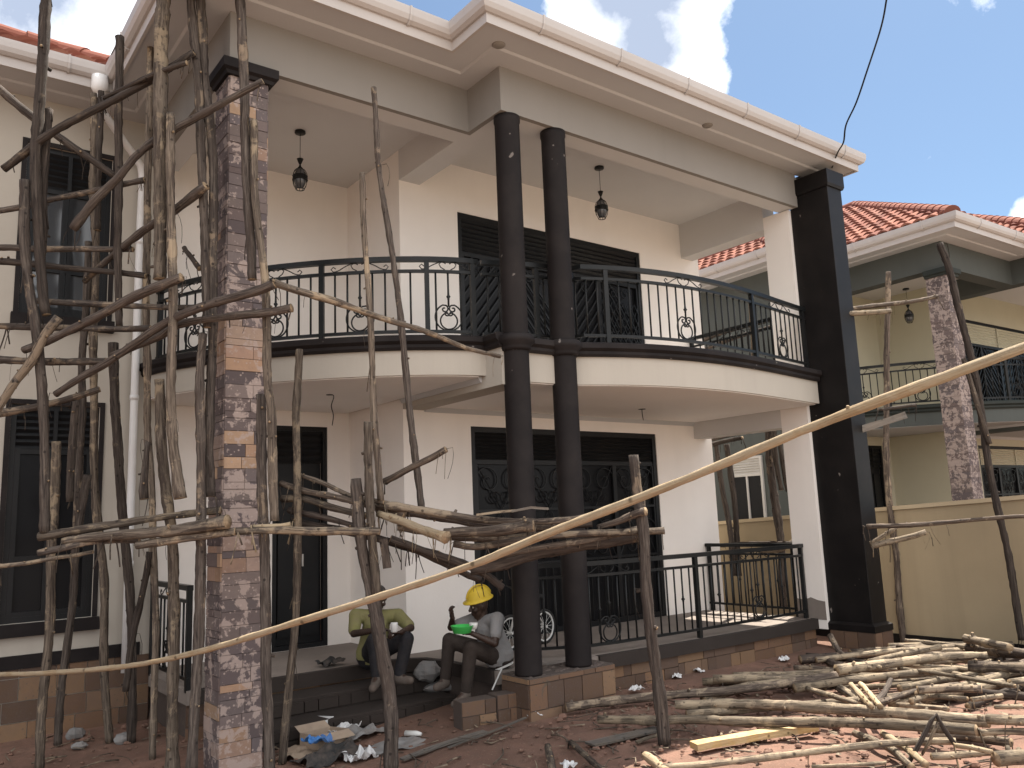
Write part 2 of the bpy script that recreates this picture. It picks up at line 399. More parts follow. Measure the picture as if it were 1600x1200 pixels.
# ------------------------------------------------------------------ ground
def ground():
    xs = [-400, -150, -60, -25, -10]+[-5+.1*i for i in range(0, 191)]+[15, 18, 25, 40, 80, 200, 500]
    ys = [-400, -150, -50, -20, -8]+[-3+.1*i for i in range(0, 141)]+[12, 14, 20, 40, 90, 250, 600]
    mb = MB(); nx = len(xs)
    for y in ys:
        for x in xs:
            z = gz(x, y)
            if -5 < x < 14 and -3 < y < 11.5:
                z += .028*noise.noise((x*1.1, y*1.1, 0))+.014*noise.noise((x*4, y*4, 3))+.007*noise.noise((x*11, y*11, 5))
                z -= .012
            mb.v.append((x, y, z))
    for j in range(len(ys)-1):
        for i in range(nx-1):
            mb.f.append((j*nx+i, j*nx+i+1, (j+1)*nx+i+1, (j+1)*nx+i)); mb.c.append(None); mb.mi.append(0)
    o = obj('ground', mb, 'soil', smooth=True); o['kind'] = 'structure'
ground()

# ------------------------------------------------------------------ building kit
PURPLE = [(.125, .10, .095), (.14, .108, .10), (.10, .078, .076), (.16, .125, .112), (.12, .09, .083), (.145, .116, .108), (.11, .09, .09)]
ORANGE = [(.33, .21, .135), (.30, .195, .14), (.36, .24, .155), (.29, .21, .17), (.31, .225, .17)]
PLINTH = [(c[0]*.66, c[1]*.56, c[2]*.46) for c in [(.27, .185, .125), (.235, .16, .115), (.19, .135, .10), (.31, .225, .155), (.145, .105, .082), (.25, .185, .14), (.165, .125, .105)]]
def facing(mb, p0, p1, z0, z1, rows, widths, pal, seed, gap=.005, accent=None, accent_p=.0, depth=.012):
    """random stone tiles on a vertical strip from p0 to p1 (outside on the right of p0->p1)"""
    rn = random.Random(seed); p0 = Vector((*p0, 0)); p1 = Vector((*p1, 0)); L = (p1-p0).length; d = (p1-p0)/L; nrm = Vector((d.y, -d.x, 0))
    z = z0; ri = 0
    while z < z1-.015:
        h = min(rows[rn.randrange(len(rows))], z1-z)
        if z1-(z+h) < .03: h = z1-z
        x = 0.
        while x < L-.001:
            w = min(rn.uniform(*widths), L-x)
            if L-(x+w) < widths[0]*.6: w = L-x
            c = rn.choice(accent) if accent and rn.random() < accent_p*(5.2 if (3.2 < z < 3.75 or 2.35 < z < 2.7 or 1.5 < z < 1.85) else (1.2 if z < .5 else .35)) else rn.choice(pal)
            c = scl(c, rn.uniform(.85, 1.15)); o = nrm*(depth*rn.uniform(.35, 1)); bk = nrm*-.004
            a = p0+d*(x+gap/2); b = p0+d*(x+w-gap/2)
            A, B = Vector((0, 0, z+gap/2)), Vector((0, 0, z+h-gap/2))
            q = [a+A, b+A, b+B, a+B]
            f = [v+o for v in q]; k = [v+bk for v in q]
            mb.quad(f, c)
            for i in range(4): mb.quad([k[i], k[(i+1) % 4], f[(i+1) % 4], f[i]], c)
            x += w
        z += h; ri += 1

def wall_y(mb, x0, x1, z0, z1, y, th, holes=()):
    """wall facing -y at y, with real openings (x0,x1,z0,z1)"""
    xs = sorted({x0, x1, *[h[0] for h in holes], *[h[1] for h in holes]}); zs = sorted({z0, z1, *[h[2] for h in holes], *[h[3] for h in holes]})
    def inh(x, z): return any(h[0] < x < h[1] and h[2] < z < h[3] for h in holes)
    for i in range(len(xs)-1):
        for j in range(len(zs)-1):
            a, b, c, d = xs[i], xs[i+1], zs[j], zs[j+1]
            if inh((a+b)/2, (c+d)/2): continue
            mb.quad([(a, y, c), (b, y, c), (b, y, d), (a, y, d)]); mb.quad([(b, y+th, c), (a, y+th, c), (a, y+th, d), (b, y+th, d)])
    for (a, b, c, d) in list(holes)+[(x0, x1, z0, z1)]:
        mb.quad([(a, y, c), (a, y+th, c), (b, y+th, c), (b, y, c)]); mb.quad([(a, y, d), (b, y, d), (b, y+th, d), (a, y+th, d)])
        mb.quad([(a, y, c), (a, y, d), (a, y+th, d), (a, y+th, c)]); mb.quad([(b, y, c), (b, y+th, c), (b, y+th, d), (b, y, d)])
    return mb
def wall_x(mb, y0, y1, z0, z1, x, th, holes=()):
    t_ = MB(); wall_y(t_, y0, y1, z0, z1, 0, th, holes)
    i = len(mb.v); mb.v += [(x+b, a, c) for a, b, c in t_.v]
    for f in t_.f: mb.f.append(tuple(i+k for k in f)); mb.c.append(None); mb.mi.append(0)
    return mb

def tile_slope(mb, e0, e1, r0, r1, zup, seed, tw=.235, course=.33, segs=6):
    """wavy clay tiles on a roof plane: eave e0->e1, top edge r0->r1 (3D)"""
    rn = random.Random(seed); e0, e1, r0, r1 = map(Vector, (e0, e1, r0, r1))
    nrm = (e1-e0).cross(r0-e0)
    if nrm.length < 1e-6: nrm = (e1-e0).cross(r1-e0)
    nrm.normalize()
    if nrm.z < 0: nrm = -nrm
    along = (e1-e0).normalized(); up = nrm.cross(along); 
    if up.z < 0: up = -up
    H = (r0-e0).dot(up); nc = max(1, int(H/course)); base_c = [(.245, .102, .073), (.205, .082, .062), (.285, .125, .09), (.165, .068, .054), (.23, .108, .083)]
    for k in range(nc):
        t0, t1 = k/nc, (k+1)/nc
        a0, b0 = e0.lerp(r0, t0), e1.lerp(r1, t0); a1, b1 = e0.lerp(r0, t1), e1.lerp(r1, t1)
        s0, s1 = (a0-e0).dot(along), (b0-e0).dot(along); q0, q1 = (a1-e0).dot(along), (b1-e0).dot(along)
        n0 = math.floor(min(s0, q0)/tw); n1 = math.ceil(max(s1, q1)/tw)
        for n in range(n0, n1):
            c = scl(rn.choice(base_c), rn.uniform(.8, 1.15))
            pts = []
            for j in range(segs+1):
                s = (n+j/segs)*tw; w = abs(math.sin(math.pi*j/segs))**.8*.055
                lo = min(max(s, s0), s1); hi = min(max(s, q0), q1)
                o0 = e0+along*lo+up*(H*t0); o1 = e0+along*hi+up*(H*t1)
                pts.append((o0+nrm*(w+.045), o1+nrm*(w+.005), o0+nrm*(w+.004)))
            for j in range(segs):
                a, b = pts[j], pts[j+1]
                if (a[0]-b[0]).length+(a[1]-b[1]).length < .004: continue
                mb.quad([a[0], b[0], b[1], a[1]], c); mb.quad([a[2], b[2], b[0], a[0]], scl(c, .9))
def ridge_caps(mb, p, q, seed, r=.125, step=.34):
    rn = random.Random(seed); p = Vector(p); q = Vector(q); L = (q-p).length; n = max(1, int(L/step)); d = (q-p)/L
    side = d.cross(Vector((0, 0, 1))).normalized(); up = side.cross(d)
    for k in range(n):
        a = p+d*(L*k/n); b = p+d*(L*(k+1)/n+.05); c = scl((.24, .098, .074), rn.uniform(.8, 1.15)); ring = []
        for (pt, rr) in ((a, r*1.12), (b, r*.95)):
            ring.append([pt+side*(math.cos(th)*rr)+up*(math.sin(th)*rr*.9+.02) for th in [math.pi*(i/8) for i in range(-1, 10)]])
        for i in range(len(ring[0])-1): mb.quad([ring[0][i], ring[0][i+1], ring[1][i+1], ring[1][i]], c)
        mb.quad(ring[0], scl(c, .8)); mb.quad(list(reversed(ring[1])), c)
def hip_roof(x0, x1, y0, y1, z, k, mbt, mbr, seed, sides='fblr'):
    w, d = x1-x0, y1-y0; h = min(w, d)/2; zt = z+k*h
    if w >= d: A, B = (x0+h, y0+h, zt), (x1-h, y0+h, zt)
    else: A, B = (x0+h, y0+h, zt), (x0+h, y1-h, zt)
    c = [(x0, y0, z), (x1, y0, z), (x1, y1, z), (x0, y1, z)]
    if w >= d: S = {'f': (c[0], c[1], A, B), 'r': (c[1], c[2], B, B), 'b': (c[2], c[3], B, A), 'l': (c[3], c[0], A, A)}; H = [(c[0], A), (c[3], A), (c[1], B), (c[2], B)]
    else: S = {'f': (c[0], c[1], A, A), 'r': (c[1], c[2], A, B), 'b': (c[2], c[3], B, B), 'l': (c[3], c[0], B, A)}; H = [(c[0], A), (c[1], A), (c[2], B), (c[3], B)]
    for i, s in enumerate(sides): tile_slope(mbt, *S[s], None, seed+i)
    if (Vector(A)-Vector(B)).length > .1: H.append((A, B))
    for i, (p, q) in enumerate(H): ridge_caps(mbr, p, q, seed+40+i)

def spiral(c, u, v, r0, turns, a0, sgn, n=22, end=.16):
    pts = []
    for i in range(n+1):
        t_ = i/n; a = a0+sgn*2*math.pi*turns*t_; r = r0*(1-t_)+r0*end*t_
        pts.append(c+u*(math.cos(a)*r)+v*(math.sin(a)*r))
    return pts
def heart_scroll(c, u, r):
    """lyre shaped wrought iron scroll in the plane of u and z, bottom at c"""
    mb = MB(); v = Vector((0, 0, 1)); c = Vector(c)
    for s in (-1, 1):
        uu = u*s
        arc = [c+v*r+uu*(math.sin(a)*r)-v*(math.cos(a)*r) for a in [math.pi*1.0*i/16*.86 for i in range(17)]]
        inner = spiral(arc[-1]-uu*(r*.12)-v*(r*.30), uu, v, r*.33, 1.15, 1.2, 1, 18)
        mb.tube(arc+inner[2:], .009, 5)
        arc2 = [c+v*(r*.72)+uu*(math.sin(a)*r*.62)-v*(math.cos(a)*r*.62) for a in [math.pi*i/14*.9 for i in range(15)]]
        inner2 = spiral(arc2[-1]+uu*(-r*.05)+v*(-r*.02), uu, v, r*.24, 1.05, 2.6, 1, 14)
        mb.tube(arc2+inner2[2:], .009, 5)
    return mb
def top_scroll(c, u, w, h):
    mb = MB(); v = Vector((0, 0, 1)); c = Vector(c)
    for s in (-1, 1):
        uu = u*s
        p = [c+uu*(w*.06)+v*(h*.1)]+[c+uu*(w*(.06+.36*i/8))+v*(h*(.1+.75*math.sin(math.pi*i/16))) for i in range(1, 9)]
        p = [c+uu*(w*x)+v*(h*z) for x, z in ((.03, .75), (.10, .95), (.15, .7), (.12, .35), (.05, .1))]
        mb.tube(smooth_path(p, .02), .006, 5)
        p = [c+uu*(w*x)+v*(h*z) for x, z in ((.12, .95), (.25, .6), (.36, .2), (.45, .08), (.49, .35), (.45, .6), (.41, .4))]
        mb.tube(smooth_path(p, .02), .006, 5)
    return mb
def railing(parent, path, zb, zt, mat='iron_black', post_at=(), scroll_at=(), spacing=.128, drop=.13, simple=False, foot=.1):
    """railing > top/mid/bottom rails in one mesh; each post, baluster and scroll a child"""
    P = [Vector((x, y, 0)) for x, y in path]; seg = [(P[i+1]-P[i]).length for i in range(len(P)-1)]; L = sum(seg)
    def at(s):
        s = max(0, min(L-1e-6, s)); i = 0
        while s > seg[i]: s -= seg[i]; i += 1
        d = (P[i+1]-P[i]).normalized(); return P[i]+d*s, d
    mb = MB(); zv = lambda p, z: Vector((p.x, p.y, z))
    for (z, w, h) in ((zt, .06, .05), (zt-drop, .036, .03), (zb+foot, .036, .03)):
        mb = MB(); mb.sweep(path, [(-w/2, z-h/2), (w/2, z-h/2), (w/2, z+h/2), (-w/2, z+h/2)])
        if z == zt: r = obj('railing', mb, mat, parent)
        else: obj('lower_rail', mb, mat, r)
    ps = [f*L for f in post_at]
    for s in ps:
        p, d = at(s); s2 = MB(); s2.bar(zv(p, zb-.02), zv(p, zt-.017), .05, .05, Vector((d.x, d.y, 0))); obj('post', s2, mat, r)
    sc = [f*L for f in scroll_at]
    bmesh_cache = {}
    n = int(L/spacing); hb = zt-drop-(zb+foot)
    for k in range(n):
        s = (k+.5)*L/n
        if any(abs(s-q) < .045 for q in ps): continue
        near = [q for q in sc if abs(s-q) < L/n*.5]
        p, d = at(s); key = 'k' if near else ('c' if (k % 5 == 2 and simple) else 'p')
        if key not in bmesh_cache:
            b = MB(); lo = .27 if key == 'k' else 0.
            b.tube([(0, 0, lo), (0, 0, hb)], .0108, 6)
            if key != 'p':
                zc = hb*.58 if key == 'k' else hb*.5
                b.lathe((0, 0, zc-.04), [(.009, 0), (.013, .01), (.011, .02), (.024, .04), (.011, .06), (.013, .07), (.009, .08)], 8)
            bmesh_cache[key] = b.mesh('baluster', mat, True)
        o = bpy.data.objects.new('baluster', bmesh_cache[key]); COL.objects.link(o); o.parent = r; o.location = (p.x, p.y, zb+foot)
    for s in sc:
        k = min(range(n), key=lambda k: abs((k+.5)*L/n-s)); p, d = at((k+.5)*L/n)
        obj('scroll_ornament', heart_scroll((p.x, p.y, zb+foot+.01), d, .145), mat, r, True)
        obj('scroll_ornament', top_scroll((p.x, p.y, zt-drop+.012), d, .62, drop-.03), mat, r, True)
    return r

def superell(xa, yc, xb, ye, e, n=26):
    out_ = []
    for i in range(n+1):
        th = math.pi/2*i/n
        out_.append((xb-(xb-xa)*abs(math.cos(th))**(2/e), yc-(yc-ye)*abs(math.sin(th))**(2/e)))
    return out_
def bulge(x0, y0, x1, y1, b, s, n=24):
    return [(x0+(x1-x0)*t_, y0+(y1-y0)*t_-4*b*t_*(1-t_)*(1+s*(1-2*t_))) for t_ in [i/n for i in range(n+1)]]
def offset_path(path, o):
    P = [Vector(p) for p in path]; res = []
    for k in range(len(P)):
        d = (P[min(k+1, len(P)-1)]-P[max(k-1, 0)]).normalized(); q = P[k]+Vector((d.y, -d.x))*o; res.append((q.x, q.y))
    return res
def louvre(parent, x0, x1, z0, z1, y, mat, rows=6, name='louvre'):
    mb = MB(); h = (z1-z0)/rows
    for k in range(rows):
        z = z0+k*h; mb.quad([(x0, y, z), (x1, y, z), (x1, y+.02, z+h*.5), (x0, y+.02, z+h*.5)]); mb.quad([(x0, y+.02, z+h*.5), (x1, y+.02, z+h*.5), (x1, y-.008, z+h), (x0, y-.008, z+h)])
    mb.box((x0, y+.025, z0), (x1, y+.035, z1)); mb.box(((x0+x1)/2-.02, y-.02, z0), ((x0+x1)/2+.02, y-.011, z1))
    return obj(name, mb, mat, parent)
def frame_y(x0, x1, z0, z1, y, w, d):
    mb = MB(); mb.box((x0, y, z0), (x0+w, y+d, z1)); mb.box((x1-w, y, z0), (x1, y+d, z1)); mb.box((x0+w, y, z1-w), (x1-w, y+d, z1)); mb.box((x0+w, y, z0), (x1-w, y+d, z0+w)); return mb

def pendant(name_parent_fn, label, x, y, zc):
    t_ = thing('pendant_lamp', label, 'lamp', (x, y, zc), 0, 'pendant lamps on the balcony ceilings')
    a = MB(); a.lathe((0, 0, -.035), [(.07, 0), (.075, .012), (.07, .034)], 20); obj('canopy', a, 'iron_black', t_, True)
    a = MB(); a.tube([(0, 0, -.03), (0, 0, -.40)], .004, 6); obj('cord', a, 'iron_black', t_)
    a = MB(); a.lathe((0, 0, -.475), [(.012, 0), (.02, .01), (.045, .075)], 16); a.lathe((0, 0, -.55), [(.05, 0), (.016, .045), (.010, .075)], 16); obj('lamp_holder', a, 'iron_black', t_, True)
    a = MB(); a.lathe((0, 0, -.80), [(.05, 0), (.075, .06), (.082, .12), (.08, .17), (.06, .22), (.045, .25)], 20); obj('glass_shade', a, 'lamp_glass', t_, True)
    a = MB(); prof = [(.052, -.83), (.085, -.77), (.098, -.70), (.096, -.63), (.075, -.575), (.048, -.545)]
    for j in range(10):
        th = 2*math.pi*j/10; a.tube([(r_*math.cos(th), r_*math.sin(th), z_) for r_, z_ in prof], .0045, 4)
    for r_, z_ in ((.099, -.70), (.097, -.645), (.055, -.83)):
        a.tube([(r_*math.cos(2*math.pi*j/20), r_*math.sin(2*math.pi*j/20), z_) for j in range(21)], .006, 5)
    a.lathe((0, 0, -.70), [(.0965, 0), (.099, .03), (.0955, .055)], 20)
    obj('lamp_cage', a, 'iron_black', t_); t_.scale = (.88, .88, .88)
    return t_

EAVE = .57
def build_house(label, loc, rz, pal, main):
    H = thing('house', label, 'house', loc, rz)
    wall, beam, soffit, dark, tile = pal['wall'], pal['beam'], pal['soffit'], pal['dark'], pal['tile']
    wx0 = -4.2 if main else .95
    # ---- walls
    mb = MB(); holes = [(1.05, 1.90, 4.27, 6.17), (1.04, 1.87, 1.10, 3.31)]
    if main: holes += [(-1.6, -.6, 4.27, 6.17), (-1.6, -.6, 1.1, 3.31)]
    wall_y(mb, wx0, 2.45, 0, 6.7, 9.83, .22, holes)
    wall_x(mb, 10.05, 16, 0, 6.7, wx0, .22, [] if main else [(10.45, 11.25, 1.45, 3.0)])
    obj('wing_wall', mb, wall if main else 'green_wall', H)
    mb = MB(); wall_y(mb, 2.45, 4.97, .3, 6.6, 10.1, .2, [(3.92, 4.66, .45, 3.22)])
    wall_x(mb, 8.66, 10.1, .3, 6.6, 4.97, .2)
    wall_y(mb, 5.17, 10.44, .3, 6.6, 8.66, .2, [(5.95, 9.34, .45, 3.12), (5.84, 9.25, 3.83, 5.96)])
    mb.box((10.44, 8.66, .3), (10.64, 16, 6.7)); mb.box((-4.2 if main else .95, 16, .0), (10.64, 16.2, 6.7))
    obj('porch_wall', mb, pal['porch'], H)
    # dark paint band and stone plinth under the wing
    mb = MB(); mb.box((wx0, 9.80, .66), (2.35, 9.83, .79)); obj('skirting_band', mb, dark, H)
    mb = MB(); facing(mb, (wx0 if main else 1., 9.82), (2.45, 9.82), -.05, .66, [.20, .17, .22], (.25, .5), PLINTH, 3, .008); obj('stone_plinth', mb, 'plinth_stone', H)
    # ---- ceilings, slabs, beams
    mb = MB(); mb.box((2.4, 7.2, 6.6), (5.0, 10.1, 6.68)); mb.box((5.0, 6.55, 6.6), (10.45, 10.1, 6.68)); obj('balcony_ceiling', mb, 'ceiling_paint', H)
    mb = MB()
    mb.box((2.32, 7.10, 6.2), (4.97, 7.16, 6.7)); mb.box((4.97, 6.49, 6.2), (5.03, 7.16, 6.7)); mb.box((5.03, 6.49, 6.2), (10.275, 6.55, 6.7)); mb.box((2.32, 7.16, 6.2), (2.38, 9.83, 6.7))
    bo_ = obj('beam', mb, beam, H)
    mb = MB(); mb.box((2.38, 7.16, 6.202), (4.97, 7.40, 6.6)); mb.box((4.97, 7.16, 6.202), (5.03, 8.66, 6.6)); mb.box((5.03, 6.55, 6.202), (5.27, 8.66, 6.6)); mb.box((5.27, 6.55, 6.202), (10.275, 6.79, 6.6)); mb.box((2.38, 7.40, 6.202), (2.62, 9.83, 6.6)); mb.box((10.22, 7.05, 6.03), (10.5, 8.66, 6.7))
    obj('beam_inner', mb, 'ceiling_paint' if main else beam, bo_); obj('lintel', MB().box((10.22, 7.05, 3.07), (10.5, 8.66, 3.33)), 'ceiling_paint' if main else beam, H)  # inner beam boxes, on the main house in a lighter colour than the fronts
    mb = MB(); mb.box((10.22, 6.80, .32), (10.5, 7.05, 6.2)); mb.box((10.22, 6.62, .32), (10.5, 6.80, 6.19)); obj('pillar', mb, 'wall_paint' if main else wall, H)
    if main:
        mb = MB(); rn = random.Random(4); ys = [7.052-.108*i for i in range(5)]; zs = [.74+rn.uniform(-.07, .07) for _ in ys]
        for k in range(4): mb.quad([(10.216, ys[k], .44), (10.216, ys[k+1], .44), (10.216, ys[k+1], zs[k+1]), (10.216, ys[k], zs[k])]); mb.quad([(10.216, ys[k], zs[k]), (10.216, ys[k+1], zs[k+1]), (10.222, ys[k+1], zs[k+1]+.004), (10.222, ys[k], zs[k]+.004)])
        obj('cement_patch', mb, 'concrete', H)
    left = superell(2.32, 9.83, 4.97, 6.92, 1.5); right = bulge(5.86, 6.60, 10.22, 6.42, .36, .5)
    polyL = left+[(4.97, 8.66), (4.97, 10.1), (2.45, 10.1)]
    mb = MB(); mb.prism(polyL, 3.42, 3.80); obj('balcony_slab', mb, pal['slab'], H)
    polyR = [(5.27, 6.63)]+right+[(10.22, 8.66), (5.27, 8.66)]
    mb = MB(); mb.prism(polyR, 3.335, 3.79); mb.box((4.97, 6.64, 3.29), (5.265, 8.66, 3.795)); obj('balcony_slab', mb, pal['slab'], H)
    mb = MB(); mb.prism([(x, y) for x, y in polyL[2:-1]]+[(2.5, 10.08)], 3.803, 3.812); obj('balcony_floor', mb, 'floor_tile', H)
    mb = MB(); mb.prism([(5.3, 6.7)]+[(x, y+.05) for x, y in right[1:-1]]+[(10.2, 6.5), (10.2, 8.65), (5.3, 8.65)], 3.793, 3.802); obj('balcony_floor', mb, 'floor_tile', H)
    gc_ = 'porch_ceiling_paint' if main else soffit
    mb = MB(); mb.prism([(x, y+.04) for x, y in left[2:-1]]+[(4.93, 7.0), (4.93, 10.08), (2.5, 10.08)], 3.410, 3.4195); obj('porch_ceiling', mb, gc_, H)
    mb = MB(); mb.prism([(5.28, 6.66)]+[(x, y+.03) for x, y in right[:-1]]+[(10.2, 6.47), (10.2, 8.655), (5.28, 8.655)], 3.325, 3.3345); obj('porch_ceiling', mb, gc_, H)
    prof = lambda z: [(-.02, z), (.03, z), (.045, z+.025), (.045, z+.055), (.08, z+.085), (.08, z+.13), (.06, z+.15), (-.02, z+.15)]
    mb = MB(); mb.sweep(left, prof(3.675)); mb.sweep([(4.97, 6.95), (4.97, 6.62)], prof(3.675)); obj('balcony_moulding', mb, dark, H)
    mb = MB(); mb.sweep([(5.1, 6.63)]+right, prof(3.64)); obj('balcony_moulding', mb, dark, H)
    # cove strips in the ground floor ceiling
    mb = MB(); mb.sweep([(5.27, 8.66), (10.22, 8.66)], [(0, 3.27), (.015, 3.27), (.03, 3.295), (.05, 3.32), (.05, 3.335), (0, 3.335)]); mb.sweep([(4.97, 8.66), (4.97, 7.0)], [(.0, 3.36), (.015, 3.36), (.03, 3.385), (.05, 3.41), (.05, 3.42), (.0, 3.42)])
    obj('cornice', mb, soffit, H)
    # ---- eaves: soffit, fascia with gutter
    ring = [(-4.8 if main else .38, 9.26), (1.75, 9.26), (1.75, 6.53), (4.40, 6.53), (4.40, 5.92), (11.0, 5.92), (11.0, 16.5)]
    inner = [(wx0, 9.83), (2.32, 9.83), (2.32, 7.10), (4.97, 7.10), (4.97, 6.49), (10.5, 6.49), (10.5, 16.2)]
    if not main: ring = [(.38, 16.5)]+ring; inner = [(.95, 16.2)]+inner
    mb = MB()
    for k in range(len(ring)-1):
        a, b, c, d = ring[k], ring[k+1], inner[k+1], inner[k]
        mb.quad([(*a, 6.72), (*b, 6.72), (*c, 6.72), (*d, 6.72)]); mb.quad([(*a, 6.75), (*b, 6.75), (*c, 6.75), (*d, 6.75)])
    mid = [tuple(Vector(a).lerp(Vector(b), .42)) for a, b in zip(inner, ring)]; mid2 = [tuple(Vector(a).lerp(Vector(b), .46)) for a, b in zip(inner, ring)]
    for k in range(len(mid)-1):
        mb.quad([(*inner[k], 6.70), (*inner[k+1], 6.70), (*mid[k+1], 6.70), (*mid[k], 6.70)]); mb.quad([(*mid[k], 6.70), (*mid[k+1], 6.70), (*mid2[k+1], 6.72), (*mid2[k], 6.72)])
    obj('soffit', mb, soffit, H)
    mb = MB(); mb.sweep(ring, [(-.03, 6.70), (0, 6.70), (.004, 6.80), (.03, 6.80), (.065, 6.825), (.085, 6.87), (.09, 6.93), (.09, 6.955), (.075, 6.955), (.06, 6.89), (.0, 6.93), (-.03, 6.93)])
    g = obj('gutter', mb, 'gutter_paint', H)
    for k in range(len(ring)-1):
        a, b = Vector(ring[k]), Vector(ring[k+1]); n = int((b-a).length/.95); d = (b-a).normalized()
        for i in range(n):
            q = a+(b-a)*((i+.6)/n); s = MB(); o1 = offset_path([tuple(q-d*.012), tuple(q+d*.012)], 0)
            s.sweep(o1, [(.0, 6.785), (.035, 6.787), (.075, 6.815), (.096, 6.868), (.10, 6.96), (.0895, 6.96), (.086, 6.865), (.06, 6.815), (.03, 6.795), (.0, 6.795)]); obj('bracket', s, 'gutter_paint', g)
    # ---- roof
    mt, mr = MB(), MB()
    if main: hip_roof(1.90, 10.85, 6.70, 16.3, 6.95, .42, mt, mr, 11); hip_roof(4.55, 10.85, 6.08, 12.6, 6.952, .42, mt, mr, 23, 'flr')
    else: hip_roof(1.78, 10.97, 6.56, 16.45, 6.955, .56, mt, mr, 11); hip_roof(4.43, 10.97, 5.95, 12.6, 6.957, .56, mt, mr, 23, 'flr')
    if main: hip_roof(-4.75, 2.6, 9.29, 11.7, 6.953, .60, mt, mr, 31, 'flr')
    else: hip_roof(.42, 2.9, 9.29, 16.4, 6.953, .56, mt, mr, 31, 'flr')
    rf = obj('roof', mt, 'roof_tile', H); obj('ridge', mr, 'roof_tile', rf)
    # ---- columns
    mb = MB(); mb.box((2.325, 7.095, -.1), (2.67, 7.45, 6.05), (.12, .09, .085))
    for (a, b, sd) in (((2.32, 7.09), (2.675, 7.09), 5), ((2.32, 7.455), (2.32, 7.09), 6), ((2.675, 7.09), (2.675, 7.455), 7), ((2.675, 7.455), (2.32, 7.455), 8)):
        facing(mb, a, b, -.1, 6.05, [.115, .10, .12, .06, .11], (.14, .36), PURPLE, sd, .005, ORANGE, pal['accent'])
    c = obj('tiled_column', mb, tile, H)
    mb = MB(); mb.sweep([(2.31, 7.46), (2.31, 7.08), (2.685, 7.08), (2.685, 7.46)], [(-.1, 6.05), (.03, 6.05), (.04, 6.08), (.07, 6.10), (.07, 6.19), (-.1, 6.19)]); obj('capital', mb, dark, c)
    for x in (5.13, 5.775):
        mb = MB(); mb.lathe((x, 6.605, 0), [(.137, .45), (.134, .47), (.134, 6.12), (.142, 6.14), (.142, 6.195)], 40); c = obj('round_column', mb, dark, H, True)
        mb = MB(); z = 3.63; mb.lathe((x, 6.605, 0), [(.13, z), (.15, z), (.163, z+.03), (.163, z+.06), (.20, z+.09), (.20, z+.14), (.18, z+.165), (.13, z+.17)], 40); obj('column_ring', mb, dark, c, True)
    # square end column on its stone foot
    mb = MB(); mb.box((10.28, 6.01, .42), (10.63, 6.618, 6.50)); c = obj('square_column', mb, pal['endcol'], H, bevel=.006)
    mb = MB(); mb.sweep([(10.28, 6.618), (10.28, 6.01), (10.63, 6.01), (10.63, 6.618)], [(-.15, 6.36), (.02, 6.36), (.035, 6.40), (.035, 6.60), (-.15, 6.60)]); obj('capital', mb, pal['endcol'], c)
    mb = MB(); mb.sweep([(10.28, 6.618), (10.28, 6.01), (10.63, 6.01), (10.63, 6.618)], [(-.15, .32), (.05, .32), (.05, .40), (.004, .43), (-.15, .43)]); obj('column_foot', mb, pal['endcol'], c)
    mb = MB(); mb.box((10.25, 5.98, -.1), (10.66, 6.6, .318), (.15, .11, .09))
    facing(mb, (10.245, 6.6), (10.245, 5.975), -.1, .318, [.2, .19], (.16, .3), PLINTH, 15, .008); facing(mb, (10.245, 5.975), (10.665, 5.975), -.1, .318, [.2, .19], (.16, .3), PLINTH, 16, .008); facing(mb, (10.665, 5.975), (10.665, 6.6), -.1, .318, [.2, .19], (.16, .3), PLINTH, 17, .008)
    obj('column_plinth', mb, 'plinth_stone', c)
    # ---- porch floor, plinth, steps
    edge = bulge(6.1, 6.86, 10.22, 6.78, .05, 0)
    poly = [(2.45, 8.42), (4.75, 8.42), (4.95, 8.25), (5.02, 7.9), (5.02, 6.98), (6.1, 6.98)]+edge+[(10.22, 8.66), (10.45, 10.1), (2.45, 10.1)]
    mb = MB(); mb.prism(poly, .32, .45); pf_ = obj('porch_floor', mb, 'concrete', H)
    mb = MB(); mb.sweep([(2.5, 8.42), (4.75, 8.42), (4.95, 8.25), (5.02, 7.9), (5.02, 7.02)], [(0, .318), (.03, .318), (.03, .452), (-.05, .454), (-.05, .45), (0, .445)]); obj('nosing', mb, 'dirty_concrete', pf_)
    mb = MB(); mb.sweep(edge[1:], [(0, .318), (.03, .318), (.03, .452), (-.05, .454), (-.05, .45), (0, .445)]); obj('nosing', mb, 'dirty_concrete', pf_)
    ins = [(x, y+.045) for x, y in poly[:-1]]
    mb = MB(); mb.prism([(2.5, 8.5), (5.05, 8.5), (5.05, 7.02), (6.1, 7.02), (6.1, 6.93), (10.22, 6.86), (10.22, 10), (2.5, 10)], -.1, .318)
    for k in range(0, len(edge)-1, 8):
        a, b = edge[k], edge[k+8]
        facing(mb, (a[0], a[1]+.03), (b[0], b[1]+.03), -.1, .318, [.19, .16, .13], (.10, .46), PLINTH, 60+k, .007)
    facing(mb, (2.45, 8.46), (5.05, 8.46), -.1, .318, [.2, .21], (.2, .4), PLINTH, 61, .008)
    obj('porch_plinth', mb, 'plinth_stone', H)
    mb = MB(); mb.box((5.00, 6.44, -.1), (6.10, 6.86, .448), (.075, .06, .05))
    facing(mb, (4.995, 6.86), (4.995, 6.435), -.1, .44, [.22, .27, .25], (.2, .4), PLINTH, 71, .009); facing(mb, (4.995, 6.435), (6.105, 6.435), -.1, .44, [.25, .24, .27], (.14, .46), PLINTH, 72, .009); facing(mb, (6.105, 6.435), (6.105, 6.86), -.1, .44, [.25, .24], (.2, .4), PLINTH, 73, .009)
    rn = random.Random(5)
    for k in range(60):
        mb.ball((rn.uniform(5.04, 6.05), rn.uniform(6.46, 6.82), .448), rn.uniform(.015, .045), 6, 4, (1.3, 1, .5))
